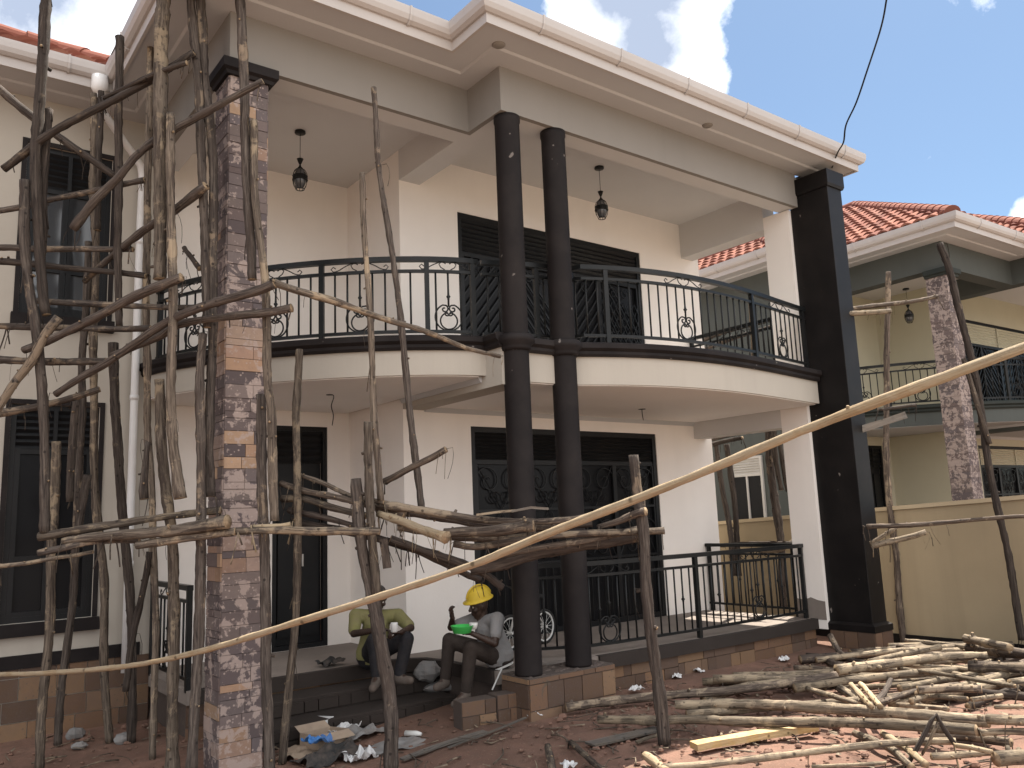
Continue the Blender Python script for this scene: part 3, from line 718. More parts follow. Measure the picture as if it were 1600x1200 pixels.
    obj('column_base', mb, 'plinth_stone', H)
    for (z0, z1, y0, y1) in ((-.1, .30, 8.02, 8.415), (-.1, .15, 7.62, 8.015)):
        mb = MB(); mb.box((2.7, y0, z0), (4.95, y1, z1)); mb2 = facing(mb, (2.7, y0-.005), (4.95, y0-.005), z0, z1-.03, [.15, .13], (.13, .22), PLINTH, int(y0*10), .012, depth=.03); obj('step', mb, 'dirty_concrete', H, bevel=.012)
    # ---- windows of the wing
    def window(x0, x1, z0, z1, bad):
        w = obj('window', frame_y(x0, x1, z0, z1, 9.86, .055, .06), pal['win'], H)
        mb = MB(); mb.box((x0-.07, 9.76, z0-.13), (x1+.07, 9.83, z0-.004)); 
        if main: mb.box((x0-.05, 9.815, z0), (x0-.002, 9.831, z1+.05)); mb.box((x1+.002, 9.815, z0), (x1+.05, 9.831, z1+.05)); mb.box((x0, 9.815, z1), (x1, 9.831, z1+.05))
        obj('sill', mb, dark if main else 'white_metal', w)
        zl = z1-.46; louvre(w, x0+.055, x1-.055, zl, z1-.055, 9.87, pal['win'], 6)
        mb = MB(); xm = x0+(x1-x0)*.5
        for x in (x0+.08, xm-.03, xm+.03, x1-.08): mb.box((x-.024, 9.858, z0+.055), (x+.024, 9.90, zl))
        for z in (z0+.08, z0+(zl-z0)*.36, zl-.03): mb.box((x0+.06, 9.865, z-.025), (x1-.06, 9.89, z+.025))
        obj('casement', mb, pal['win'], w)
        mb = MB(); mb.quad([(x0+.05, 9.895, z0+.05), (x1-.05, 9.895, z0+.05), (x1-.05, 9.895+.0, zl), (x0+.05, 9.895, zl)]); obj('pane', mb, 'sky_glass' if z0 > 3 else 'window_glass', w)
        mb = MB()
        for k in range(1, 6):
            z = z0+.05+(zl-z0-.05)*k/6; mb.box((x0+.05, 9.925, z-.006), (x1-.05, 9.937, z+.006))
        for k in range(1, 4):
            x = x0+(x1-x0)*k/4; mb.box((x-.006, 9.938, z0+.05), (x+.006, 9.95, zl))
        obj('burglar_bars', mb, pal['win'], w)
        mb = MB(); mb.box((x0, 10.03, z0), (x1, 10.04, z1)); obj('blind', mb, 'dark_cloth', w)
    for h in holes: window(*h, 0)
    # ---- doors
    d = obj('door', frame_y(3.92, 4.66, .45, 3.22, 10.12, .06, .07), 'door_black', H)
    mb = MB(); mb.box((3.98, 10.2, .45), (4.60, 10.23, 3.16)); mb.box((4.02, 10.17, .6), (4.26, 10.2, 2.6)); mb.box((4.32, 10.17, .6), (4.56, 10.2, 2.6)); obj('panel', mb, 'door_black', d)
    louvre(d, 3.98, 4.60, 2.75, 3.16, 10.14, 'door_black', 5)
    mb = MB(); mb.tube([(4.33, 10.13, 1.45), (4.33, 10.13, 1.6)], .012, 6); obj('handle', mb, 'white_metal', d)
    lou = pal['louvre']
    for (x0, x1, z0, z1, lower) in ((5.95, 9.34, .45, 3.12, True), (5.84, 9.25, 3.83, 5.96, False)):
        d = obj('door', frame_y(x0, x1, z0, z1, 8.675, .07, .08), 'door_black', H)
        zl = z1-(.42 if lower else .52); louvre(d, x0+.07, x1-.07, zl, z1-.07, 8.69, lou, 7)
        mb = MB(); mb.box((x0+.07, 8.69, zl-.06), (x1-.07, 8.74, zl-.002))
        n = 4; ww = (x1-x0-.14)/n
        for k in range(n+1):
            x = x0+.07+k*ww; mb.box((x-.035, 8.685, z0+.0), (x+.035, 8.74, zl-.062))
        obj('mullion', mb, 'door_black', d)
        for k in range(n):
            a = x0+.105+k*ww; b = a+ww-.07
            mb = MB(); mb.quad([(a, 8.735, z0), (b, 8.735, z0), (b, 8.735, zl-.06), (a, 8.735, zl-.06)]); obj('pane', mb, 'window_glass', d)
            g = MB(); y = 8.70
            if lower:
                for z in (z0+.9, z0+1.6): g.box((a, y-.012, z-.016), (b, y+.012, z+.016))
                cx = (a+b)/2
                for i in range(1, 6): g.tube([(a+(b-a)*i/6, y, z0+.02), (a+(b-a)*i/6, y, z0+.9)], .008, 5)
                for (zz, r) in ((z0+1.25, .2), (z0+1.98, .2)):
                    for s in (-1, 1):
                        g.tube(spiral(Vector((cx+s*.2, y, zz)), Vector((s, 0, 0)), Vector((0, 0, 1)), r, 1.4, 0, 1, 26), .009, 5)
                        g.tube(spiral(Vector((cx+s*.1, y, zz-.2)), Vector((s, 0, 0)), Vector((0, 0, -1)), r*.55, 1.2, 0, 1, 18), .008, 5)
                for s in (0, 1): g.tube([(a if s else b, y, z0+.9), (cx, y, z0+1.6), (a if s else b, y, zl-.07)], .008, 5)
            else:
                hgt = zl-.06-z0; m_ = 9
                for i in range(-6, m_):
                    z_a = z0+hgt*i/m_+(.4 if k % 2 else 0); z_b = z_a+(b-a)*(1.25 if k % 2 == 0 else -1.25)
                    p, q = Vector((a, y, z_a)), Vector((b, y, z_b))
                    lo, hi = (p, q) if p.z < q.z else (q, p)
                    if hi.z < z0 or lo.z > zl-.06: continue
                    dd = hi-lo
                    if lo.z < z0: lo = lo+dd*((z0-lo.z)/dd.z)
                    if hi.z > zl-.06: hi = hi-dd*((hi.z-zl+.06)/dd.z)
                    g.bar(lo, hi, .02, .02, Vector((0, 1, 0)))
                cx = (a+b)/2
                for s in (-1, 1): g.tube(spiral(Vector((cx+s*.12, y-.005, zl-.2)), Vector((s, 0, 0)), Vector((0, 0, 1)), .1, 1.3, 0, 1, 16), .008, 5)
            obj('grille', g, 'door_black', d, bevel=0)
        if not lower:
            mb = MB(); cx0, cx1 = 8.38, 9.16; z0_, z1_ = 3.86, 5.1
            for i in range(7):
                for s in (0, 1):
                    xa = cx0+(cx1-cx0)*i/7; xb = xa+(cx1-cx0)/7
                    for j in range(6):
                        za = z0_+(z1_-z0_)*j/6; zb_ = za+(z1_-z0_)/6
                        mb.bar((xa, 8.655+.012*s, za if s else zb_), (xb, 8.655+.012*s, zb_ if s else za), .014, .008, Vector((0, 1, 0)))
            obj('folding_gate', mb, 'white_metal' if False else 'iron_black', d)
    # ---- railings
    pl = offset_path(left, -.12); pl[-1] = (4.98, 7.04)
    railing(H, pl, 3.80, 4.68, post_at=(.02, .30, .58, .86, .985), scroll_at=(.17, .45, .60 if False else .68, .93))
    pm = [(5.02, 7.02), (5.5, 6.84), (6.02, 6.74)]; railing(H, pm, 3.79, 4.68, post_at=(.40, .60))
    pr_ = offset_path(right, -.10); pr_[0] = (6.03, 6.74)
    railing(H, pr_, 3.80, 4.68, post_at=(.004, .10, .66, .985), scroll_at=(.35, .83))
    railing(H, [(10.28, 7.06), (10.28, 8.65)], 3.80, 4.68, post_at=(.02, .98), scroll_at=(.5,))
    if main:
        pg = [(5.55, 7.35), (6.25, 6.97)]+[(x, y+.09) for x, y in edge[3:]]; pg[-1] = (10.20, 6.90)
        railing(H, pg, .45, 1.42, post_at=(.04, .525, .99), scroll_at=(.23, .77), simple=True)
        railing(H, [(10.3, 7.06), (10.3, 8.65)], .45, 1.42, post_at=(.03, .97), simple=True)
        railing(H, [(2.47, 9.82), (2.47, 8.45)], .45, 1.40, post_at=(.02, .98), scroll_at=(.5,))
        # rainwater pipe with hopper
        mb = MB(); mb.tube(smooth_path([(1.62, 9.21, 6.80), (1.62, 9.23, 6.55), (1.68, 9.3, 6.47), (2.10, 9.68, 6.20), (2.2, 9.76, 6.05), (2.2, 9.76, 5.5)], .08)+[(2.2, 9.76, 2.0), (2.2, 9.76, .5)], .042, 12); mb.lathe((1.62, 9.21, 6.62), [(.05, 0), (.085, .06), (.085, .2)], 14)
        for z in (5.2, 3.4, 1.6): mb.lathe((2.2, 9.76, z), [(.05, 0), (.05, .05)], 12)
        obj('rainwater_pipe', mb, 'pvc', H, True)
        for (x, y) in ((4.75, 6.2), (8.0, 6.2)):
            mb = MB(); mb.lathe((x, y, 6.70), [(.05, 0), (.07, .012), (.07, .03)], 16); obj('downlight', mb, 'beam_paint', H, True)
        # bare wires where lamps will hang
        mb = MB(); p = onz(3.40, 515, 618); mb.tube(smooth_path([p+Vector((-.05, 0, .02)), p+Vector((.05, 0, 0)), p+Vector((.02, 0, -.12)), p+Vector((.05, .01, -.22)), p+Vector((.03, 0, -.34))], .03), .006, 5); mb.lathe((p.x, p.y, 3.405), [(.04, 0), (.04, .012)], 10)
        obj('ceiling_wire', mb, 'iron_black', H)
        mb = MB(); p = onz(3.335, 1003, 638); mb.tube(smooth_path([p+Vector((0, 0, .02)), p+Vector((.0, 0, -.08)), p+Vector((.015, 0, -.16))], .03), .006, 5); mb.lathe((p.x, p.y, 3.32), [(.05, 0), (.05, .012)], 10)
        obj('ceiling_wire', mb, 'iron_black', H)
    else:
        mb = MB(); mb.box((.9, 9.76, 0), (1.02, 9.829, 6.7)); obj('corner_pilaster', mb, 'dark_green_paint', H)
        f = obj('window', MB().box((.90, 10.45, 1.45), (.948, 10.50, 3.0)).box((.90, 11.2, 1.45), (.948, 11.25, 3.0)).box((.90, 10.5, 2.95), (.948, 11.2, 3.0)).box((.90, 10.5, 1.45), (.948, 11.2, 1.5)).box((.90, 10.83, 1.5), (.948, 10.87, 2.6)).box((.90, 10.5, 2.6), (.948, 11.2, 2.65)).box((.86, 10.38, 1.36), (.948, 11.32, 1.445)), 'white_metal', H)
        mb = MB()
        for k in range(6): mb.quad([(.91, 10.5, 2.65+k*.05), (.91, 11.2, 2.65+k*.05), (.935, 11.2, 2.68+k*.05), (.935, 10.5, 2.68+k*.05)])
        mb.box((.936, 10.5, 2.65), (.945, 11.2, 2.95)); obj('louvre', mb, 'white_metal', f)
        mb = MB(); mb.quad([(.93, 10.5, 1.5), (.93, 11.2, 1.5), (.93, 11.2, 2.6), (.93, 10.5, 2.6)]); obj('pane', mb, 'window_glass', f)
    return H

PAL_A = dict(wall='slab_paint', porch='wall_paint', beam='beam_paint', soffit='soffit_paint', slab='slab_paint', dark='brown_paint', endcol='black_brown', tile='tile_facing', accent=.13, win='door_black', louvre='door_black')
PAL_B = dict(wall='neighbour_cream', porch='neighbour_cream', beam='green_wall', soffit='soffit_paint', slab='green_wall', dark='dark_green_paint', endcol='dark_green_paint', tile='pale_tile_facing', accent=.0, win='white_metal', louvre='neighbour_cream')
build_house('cream two storey house with curved black railed balconies and two brown round columns', (0, 0, 0), 0, PAL_A, True)
NROT = R(-2.5); na = Vector((15.35, 6.85, 0)); nl = na-Matrix.Rotation(NROT, 3, 'Z') @ Vector((2.32, 7.10, 0))
build_house('neighbouring house with dark green beams behind the boundary wall', nl, NROT, PAL_B, False)
P = onz(6.6, 469, 205); pendant(None, 'caged pendant lamp hanging left of the tall thin leaning pole', P.x, P.y, 6.6)
P = onz(6.6, 936, 261); pendant(None, 'caged pendant lamp hanging right of the two round columns', P.x, P.y, 6.6)
P = ony(8.3, 1414, 440); pendant(None, 'small caged pendant lamp on the green neighbouring house', P.x, P.y, 6.35)

# boundary wall
w = thing('boundary_wall', 'plain tan plastered boundary wall between the two houses', 'wall')
mb = MB(); ya, yb = 1.5, 17.; tz = lambda y: 1.93-.048*(y-4.55)
for k in range(31):
    pass
i0 = len(mb.v)
for y in (ya, yb):
    for x in (11.6, 11.8):
        for z in (-.3, tz(y)): mb.v.append((x, y, z))
for f in ((0, 1, 5, 4), (2, 6, 7, 3), (0, 2, 3, 1), (4, 5, 7, 6), (1, 3, 7, 5)): mb.f.append(f); mb.c.append(None); mb.mi.append(0)
obj('wall_face', mb, 'boundary_paint', w)
mb = MB(); mb.bar((11.7, ya, tz(ya)+.03), (11.7, yb, tz(yb)+.03), .26, .055); obj('coping', mb, 'boundary_cap', w)
mb = MB(); mb.bar((11.585, ya, .06), (11.585, yb, .03), .03, .16); obj('dark_base_strip', mb, 'black_brown', w)  # dark strip along the foot of the wall

# ------------------------------------------------------------------ poles
def pole(name, label, px, w, hd=None, mat='bark_wood', group=None, lift=None, cat='pole', shred=0, stubs=2, cut='cut_end', seed=None, hds=None, flare=0., wob=.010, smoothp=True, rr=None):
    """px: picture points the real pole passes through; hd: horizontal distance(s) from the viewer, or lift: heights above the soil"""
    rn = random.Random(seed if seed is not None else int(px[0][0]*13+px[0][1]*7+px[-1][0]))
    n = len(px)
    if lift is not None:
        lf = lift if isinstance(lift, (list, tuple)) else [lift]*n
        pts = [G(*p, l) for p, l in zip(px, lf)]
    else:
        if hd == 'base': b = G(*px[-1]); hd = b.dot(HF)
        h0, h1 = hd if isinstance(hd, (list, tuple)) else (hd, hd)
        s = [0.]
        for a, b in zip(px, px[1:]): s.append(s[-1]+math.hypot(b[0]-a[0], b[1]-a[1]))
        pts = [W(*p, 1/((1-t_/s[-1])/h0+(t_/s[-1])/h1)) for p, t_ in zip(px, s)]
    ws = w if isinstance(w, (list, tuple)) else (w, w*.9)
    raw = smooth_path(pts, .055); m_ = len(raw); acc = [0.]
    for a, b in zip(raw, raw[1:]): acc.append(acc[-1]+(b-a).length)
    L = acc[-1]; ph = rn.uniform(0, 9); rad = []; q = []
    for k, p in enumerate(raw):
        t_ = acc[k]/L; dep = (p-Vector((0, 0, EYE))).dot(FX); r = (ws[0]*(1-t_)+ws[1]*t_)*dep/(2*F_PX)
        if rr: r = rr[0]*(1-t_)+rr[1]*t_
        if flare and t_ > .93: r *= 1+flare*(t_-.93)/.07
        r *= 1+.15*noise.noise((acc[k]*3.1+ph, ph, 0))+.12*noise.noise((acc[k]*9+ph, 3, ph))+(.28*max(0, noise.noise((acc[k]*2.3+ph, 7, ph))-.35) if not rr else 0); rad.append(r)
        o = Vector((noise.noise((acc[k]*.9, ph, 1)), noise.noise((acc[k]*.9, ph, 5)), noise.noise((acc[k]*.9, ph, 9))))*wob*min(1, 6*t_, 6*(1-t_))*2.2
        q.append(p+o)
    org = q[-1].copy() if hd is not None else q[0].copy()
    mb = MB(); mb.tube([p-org for p in q], rad, 9, jit=.17, capmi=1, rn=rn)
    for k in range(stubs):                                   # trimmed twigs
        i = rn.randrange(1, m_-1); d = (q[min(i+1, m_-1)]-q[i-1]).normalized(); a = Vector((rn.uniform(-1, 1), rn.uniform(-1, 1), rn.uniform(-.3, 1))); a = (a-d*a.dot(d)).normalized()
        p = q[i]-org; l_ = rad[i]*rn.uniform(1.15, 1.7); r = rad[i]*rn.uniform(.2, .34)
        mb.tube([p+a*rad[i]*.5, p+a*l_+d*r], [r*1.3, r], 6, capmi=1, rn=rn)
    for k in range(shred):                                   # loose bark fibres
        i = rn.randrange(0, m_) if rn.random() < .45 else rn.choice([0, m_-1]); p = q[i]-org+Vector((rn.uniform(-1, 1), rn.uniform(-1, 1), 0))*rad[i]*.8; l_ = rn.uniform(.06, .26)
        s1 = Vector((rn.uniform(-.3, .3), rn.uniform(-.3, .3), -1)); s0 = Vector((rn.uniform(-1, 1), rn.uniform(-1, 1), rn.uniform(-.2, .6)))
        mb.tube(smooth_path([p, p+s0*l_*.25, p+s0*l_*.3+s1*l_*.5, p+s0*l_*.2+s1*l_], .05), [.006*rn.uniform(.5, 1.2)]*len(smooth_path([p, p+s0*l_*.25, p+s0*l_*.3+s1*l_*.5, p+s0*l_*.2+s1*l_], .05)), 4, squash=.35, rn=rn)
    o = obj(name, mb, [mat, cut], None, True)
    o.location = org
    return tag(o, label, cat, group)
UP, LV, MID, RT, HEAP = 'upright scaffold poles', 'lashed scaffold crosspieces', 'logs on the working platform', 'scaffold poles beside the neighbour', 'poles heaped on the ground'
B, D_, PL = 'bark_wood', 'dark_bark_wood', 'pale_wood'
UPS = [
 ('thick grey upright pole rising past the red roof tiles at the far left', [(73, -14), (64, 120), (58, 240), (60, 330), (66, 450), (72, 492)], (17, 15), 7.0, D_),
 ('long upright pole leaning right in front of the upper wing window', [(38, 282), (43, 420), (55, 520), (67, 650), (70, 740), (70, 832)], (15, 15), 6.95, B),
 ('pale upright pole at the far left with its foot on the soil', [(88, 690), (87, 800), (81, 860), (75, 975), (67, 1080), (62, 1203)], (14, 14), 'base', PL),
 ('short upright with a stubby top lashed to the thick grey pole', [(77, 171), (73, 240), (69, 310), (66, 395)], (12, 12), 7.1, D_),
 ('long slim upright left of the upper wing window louvre edge', [(147, 147), (147, 240), (145, 300), (148, 420), (146, 560), (146, 680), (151, 800), (158, 870), (162, 930), (164, 1050), (171, 1160)], (11, 13), 'base', PL),
 ('thin upright twin standing close beside the long slim upright', [(158, 143), (157, 200), (155, 290), (152, 360)], (9, 10), 7.6, D_),
 ('crooked upright pole in front of the wing windows with its foot by grey stones', [(138, 378), (136, 480), (127, 570), (128, 640), (123, 740), (118, 860), (113, 940), (103, 1020), (94, 1095), (90, 1164)], (11, 12), 'base', B),
 ('short offcut hanging upright across the lower wing window', [(119, 625), (116, 690), (109, 784)], (11, 12), 7.75, B),
 ('stubby offcut leaning beside the crooked upright below the window louvre', [(137, 742), (131, 780), (124, 838)], (13, 12), 7.65, B),
 ('dark upright pole rising between the red roof and the porch eave', [(187, 57), (186, 150), (184, 300), (185, 430), (186, 510)], (13, 11), 7.15, D_),
 ('dark slanting upright reaching the ground beside the white rainwater pipe', [(177, 536), (179, 590), (182, 660), (187, 740), (196, 850), (204, 940), (207, 1030), (205, 1160)], (15, 13), 'base', D_),
 ('broad pale squared upright rising out of the picture left of the tiled column', [(256, -16), (252, 120), (249, 240), (250, 360), (250, 436)], (22, 20), 6.7, PL),
 ('slender mottled upright directly left of the broad squared one', [(237, 12), (235, 120), (231, 300), (229, 420), (229, 520), (231, 680), (237, 770), (240, 870), (241, 1050), (238, 1186)], (11, 11), 'base', PL),
 ('upright pole with a splayed torn foot hanging above the platform', [(266, 178), (268, 300), (267, 450), (267, 590), (270, 680), (276, 740), (281, 779)], (13, 16), 6.65, PL),
 ('pale upright standing on the ground under the splayed pole', [(249, 593), (252, 680), (260, 770), (267, 830), (270, 890), (271, 1050), (269, 1212)], (16, 18), 'base', PL),
 ('stub of split upright hanging left of the rainwater pipe foot', [(231, 690), (228, 740), (225, 780)], (8, 13), 7.0, B),
 ('dark leaning prop between the rainwater pipe and the slender mottled upright', [(234, 862), (222, 930), (205, 1010), (196, 1080)], (10, 11), 7.6, D_),
 ('grey upright just left of the tiled column, left one of the pair', [(297, -12), (303, 60), (313, 180), (318, 270), (321, 360), (322, 450), (324, 512)], (14, 13), 6.82, B),
 ('grey upright just left of the tiled column, right one of the pair', [(312, -12), (318, 60), (323, 150), (328, 215), (331, 300), (333, 390), (331, 510), (327, 600), (327, 690), (328, 776)], (14, 15), 6.86, B),
 ('upright pole with a torn bark top at the foot of the tiled column, left side', [(317, 521), (312, 600), (312, 700), (312, 800), (311, 900), (309, 1000), (303, 1110), (299, 1205)], (14, 18), 6.80, B),
 ('bark covered upright crossing the capital of the tiled column', [(374, -14), (379, 60), (382, 120), (382, 210), (386, 300), (392, 370), (394, 437)], (15, 15), 6.78, B),
 ('pale upright beside the right edge of the tiled column', [(397, 188), (400, 290), (405, 360), (412, 430), (415, 500), (418, 600), (424, 640), (426, 720), (429, 814)], (11, 15), 6.74, PL),
 ('rough barked upright along the lower right edge of the tiled column', [(408, 616), (409, 690), (410, 790), (413, 870), (414, 960), (416, 1060), (420, 1130), (421, 1210)], (16, 17), 6.84, B),
 ('slim upright in front of the open left doorway', [(468, 546), (465, 650), (464, 740), (463, 850), (463, 950), (456, 1045), (447, 1130), (441, 1192)], (12, 13), 'base', PL),
 ('tall pole in front of the balcony, cut square on top, left of the leaning one', [(566, 271), (569, 350), (574, 430), (580, 540), (584, 620), (586, 660), (591, 720), (595, 782)], (9, 11), 7.1, PL),
 ('tallest leaning pole in front of the balcony with a frayed top', [(584, 137), (588, 190), (595, 270), (606, 350), (617, 430), (629, 530), (640, 620), (650, 715), (659, 796)], (8, 12), 7.45, B),
 ('split pale post behind the thick front post at the platform', [(575, 660), (577, 740), (580, 815), (584, 880), (588, 930)], (14, 15), 6.95, PL),
 ('thick weathered front post leaning left, foot on the soil before the seated pair', [(556, 748), (563, 830), (575, 900), (586, 950), (595, 1020), (604, 1080), (610, 1140), (611, 1204)], (17, 25), 'base', B),
 ('stout front post standing by the timber heap right of the round columns', [(990, 711), (995, 770), (1004, 840), (1009, 910), (1019, 990), (1031, 1080), (1038, 1163)], (16, 20), 'base', B),
]
SCM = {B: 'grey_bark', PL: 'mottled_bark'}
for lab, px, w, hd, m_ in UPS: m_ = SCM.get(m_, m_); pole('scaffold_pole', lab, px, w, hd, m_, UP, shred=4, stubs=4, flare=.35 if 'splayed' in lab else .0)
LEV = [
 ('dark crosspiece rising from the far left towards the eave, nearest the top', [(6, 264), (87, 206), (180, 155), (245, 118), (303, 82)], (13, 11), (7.05, 6.75), D_),
 ('thin dark rod lashed above the topmost rising crosspiece', [(160, 154), (200, 134), (246, 113), (292, 98)], (6, 9), (6.95, 6.6), D_),
 ('dark brace falling from the left edge across the upper wing window', [(-14, 128), (30, 165), (66, 193), (112, 228), (180, 276)], (13, 11), (7.2, 7.4), D_),
 ('brown crosspiece rising from the wing window to the column capital', [(114, 358), (146, 318), (183, 282), (225, 235), (275, 203), (320, 178), (411, 127)], (14, 11), (6.85, 6.6), D_),
 ('slender crosspiece in front of the upper window louvre', [(-12, 331), (33, 324), (78, 313), (138, 301), (226, 281)], (9, 9), (7.3, 7.2), B),
 ('level grey crosspiece in the middle of the upper wing window', [(-12, 387), (60, 388), (130, 387), (208, 390)], (11, 9), (7.3, 7.2), B),
 ('level crosspiece just below the middle of the upper wing window', [(-12, 408), (40, 412), (114, 420), (180, 426), (228, 431)], (10, 9), (7.35, 7.2), D_),
 ('crosspiece running level with the upper window sill to the tiled column', [(50, 470), (150, 475), (258, 480), (316, 480)], (10, 9), (7.15, 7.1), B),
 ('level crosspiece just below the upper window sill', [(-12, 509), (90, 512), (180, 514), (236, 513)], (11, 10), (7.25, 7.1), B),
 ('level crosspiece halfway between the two wing windows', [(-12, 562), (80, 563), (166, 565)], (12, 12), (7.2, 7.1), B),
 ('thick crosspiece with a clean sawn end facing out beside the balcony rail', [(38, 547), (90, 525), (150, 498), (215, 463), (284, 433)], (12, 16), (7.0, 6.45), B),
 ('bent crosspiece rising from the lower left to a knotted lashing at the column', [(87, 616), (130, 588), (168, 566), (255, 507), (330, 475), (400, 455), (430, 443)], (11, 15), (6.95, 6.45), D_),
 ('crosspiece with a frayed end poking out right of the tiled column', [(175, 556), (255, 525), (279, 509), (360, 495), (420, 488), (456, 481)], (11, 14), (6.95, 6.6), B),
 ('curved crosspiece sagging above the lower wing window', [(-12, 648), (45, 637), (90, 626), (156, 608)], (12, 10), (7.1, 7.3), B),
 ('brace bending down to the left edge below the upper window', [(-12, 656), (10, 618), (28, 592), (51, 562), (70, 524), (92, 496)], (12, 15), (6.85, 6.9), B),
 ('brace rising to a round sawn end left of the tiled column', [(132, 440), (165, 408), (225, 362), (277, 328), (322, 290)], (8, 15), (7.4, 6.7), B),
 ('short dark prop leaning on the balcony rail left of the column', [(288, 387), (300, 402), (312, 420)], (8, 8), (7.6, 7.4), D_),
 ('sunlit tapering pole slanting down across the balcony front', [(428, 441), (460, 453), (520, 471), (592, 496), (670, 519), (730, 543), (782, 557)], (13, 6), (6.45, 7.4), 'pale_wood'),
 ('upper log of the left platform', [(61, 839), (120, 830), (180, 821), (258, 809), (345, 797)], (13, 11), (6.95, 6.95), PL),
 ('thick left platform log with a bright sawn end in front of the column', [(100, 846), (162, 837), (235, 832), (300, 825), (356, 815)], (13, 21), (6.9, 6.55), PL),
 ('lower weathered log of the left platform', [(60, 864), (110, 854), (150, 848), (218, 845)], (11, 9), (6.85, 6.85), B),
 ('pale barked log crossing the column at platform height', [(214, 852), (258, 846), (300, 840), (368, 830)], (13, 13), (6.75, 6.6), PL),
 ('log running from the tiled column to the thick front post', [(364, 830), (430, 828), (480, 829), (540, 829), (594, 830)], (12, 13), (6.62, 6.7), PL),
 ('thin stick slanting under the left platform', [(-12, 886), (40, 879), (90, 869), (146, 862)], (7, 6), (6.8, 6.9), PL),
 ('short split offcut lying on the log right of the column', [(395, 823), (425, 821), (454, 819)], (6, 7), (6.66, 6.66), 'peeled_wood'),
]
for lab, px, w, hd, m_ in LEV: m_ = SCM.get(m_, m_); pole('scaffold_pole', lab, px, w, hd, m_, LV, shred=5, stubs=3)
MIDS = [
 ('split board slanting down into the platform stack before the left doorway', [(466, 741), (505, 754), (550, 775), (600, 785)], (7, 8), (7.4, 7.1), PL),
 ('log in the platform stack with its butt before the left doorway', [(439, 755), (475, 768), (511, 776), (566, 787)], (10, 10), (7.5, 7.1), B),
 ('lower log of the platform stack before the left doorway', [(441, 779), (480, 781), (520, 793), (572, 806)], (11, 11), (7.5, 7.1), PL),
 ('thin dark log under the platform stack before the left doorway', [(452, 797), (500, 808), (560, 824)], (10, 9), (7.5, 7.2), D_),
 ('long top log of the right platform reaching the stout post', [(589, 787), (640, 795), (700, 804), (760, 812), (838, 814), (900, 808), (962, 796)], (14, 9), (7.15, 7.2), B),
 ('bright torn log end sticking out of the platform towards the viewer', [(592, 803), (630, 815), (667, 830), (697, 840)], (12, 16), (7.05, 6.5), 'peeled_wood'),
 ('thick log with a sawn end in front of the left round column', [(694, 833), (740, 832), (790, 829), (834, 821)], (14, 18), (7.05, 6.9), B),
 ('long lower log of the platform running past the stout post', [(709, 849), (740, 855), (805, 847), (870, 838), (930, 833), (1038, 829)], (11, 11), (7.1, 7.1), B),
 ('dark log sloping down behind the sawn end logs', [(610, 842), (670, 864), (745, 891), (785, 918)], (13, 12), (7.2, 7.5), D_),
 ('heaviest dark log under the right platform', [(735, 888), (790, 880), (840, 866), (905, 855), (960, 846), (1006, 836)], (20, 16), (7.3, 7.3), D_),
 ('short log tied to the stout post', [(935, 824), (970, 815), (1009, 799)], (9, 12), (7.2, 6.95), B),
 ('dark crosspiece tied to the leaning pole, pale tip up to the right', [(601, 753), (646, 727), (697, 702)], (11, 10), (7.3, 7.0), B),
 ('grey log lying directly under the long top log of the right platform', [(598, 797), (680, 808), (770, 822), (850, 824), (925, 818)], (12, 12), (7.3, 7.3), D_),
 ('knotty log running behind the thick sawn end log', [(622, 822), (700, 838), (790, 842), (880, 832)], (13, 12), (7.35, 7.35), B),
 ('lowest dark log at the left of the platform stack before the doorway', [(455, 815), (520, 826), (580, 838), (660, 862)], (12, 12), (7.5, 7.35), D_),
 ('short thick log wedged between the front post and the torn end', [(548, 779), (590, 793), (632, 806)], (15, 14), (7.3, 7.2), B),
 ('slim log lying over the heaviest dark log', [(760, 872), (840, 856), (930, 842), (1000, 826)], (10, 10), (7.15, 7.15), B),
 ('second dark log sloping under the bright torn end', [(640, 856), (690, 878), (750, 906)], (9, 10), (7.3, 7.6), D_),
]
for lab, px, w, hd, m_ in MIDS: m_ = {PL: 'mottled_bark'}.get(m_, m_); pole('platform_log', lab, px, w, hd, m_, MID, shred=14 if 'torn' in lab else 5, stubs=3, flare=.2 if 'torn' in lab else 0)
def plank(name, label, pts, width, thick, mat, group=None, flat=True, cat='board'):
    pts = [Vector(p) for p in pts]; org = pts[0].copy(); mb = MB(); rn = random.Random(int(abs(org.x)*1000)); i0 = 0
    P_ = smooth_path(pts, .12); L = 0; d = (P_[-1]-P_[0]).normalized(); side = d.cross(Vector((0, 0, 1))).normalized(); upv = side.cross(d)
    if not flat: side, upv = upv, side
    for k, p in enumerate(P_):
        if k: L += (p-P_[k-1]).length
        w = width*(1+.14*(rn.random()-.5)); 
        for sx, sy in ((-1, -1), (1, -1), (1, 1), (-1, 1)): mb.v.append(tuple(p-org+side*(sx*w/2)+upv*(sy*thick/2+.004*(rn.random()-.5))))
        if k:
            a = (k-1)*4; b = k*4; l0 = L-(p-P_[k-1]).length
            for j in range(4):
                j2 = (j+1) % 4; mb.f.append((a+j, a+j2, b+j2, b+j)); mb.c.append(None); mb.mi.append(0); mb.uv[len(mb.f)-1] = ((j*.25, l0), (j*.25+.25, l0), (j*.25+.25, L), (j*.25, L))
    n = len(mb.v)
    for f in ((3, 2, 1, 0), (n-4, n-3, n-2, n-1)): mb.f.append(f); mb.c.append(None); mb.mi.append(0)
    o = obj(name, mb, mat); o.location = org
    return tag(o, label, cat, group)
plank('plank', 'short broken board lying on the platform before the round columns, lower left one', [W(745, 805, 7.1), W(778, 800, 7.08), W(806, 798, 7.08)], .075, .02, PL, 'boards on the platform')
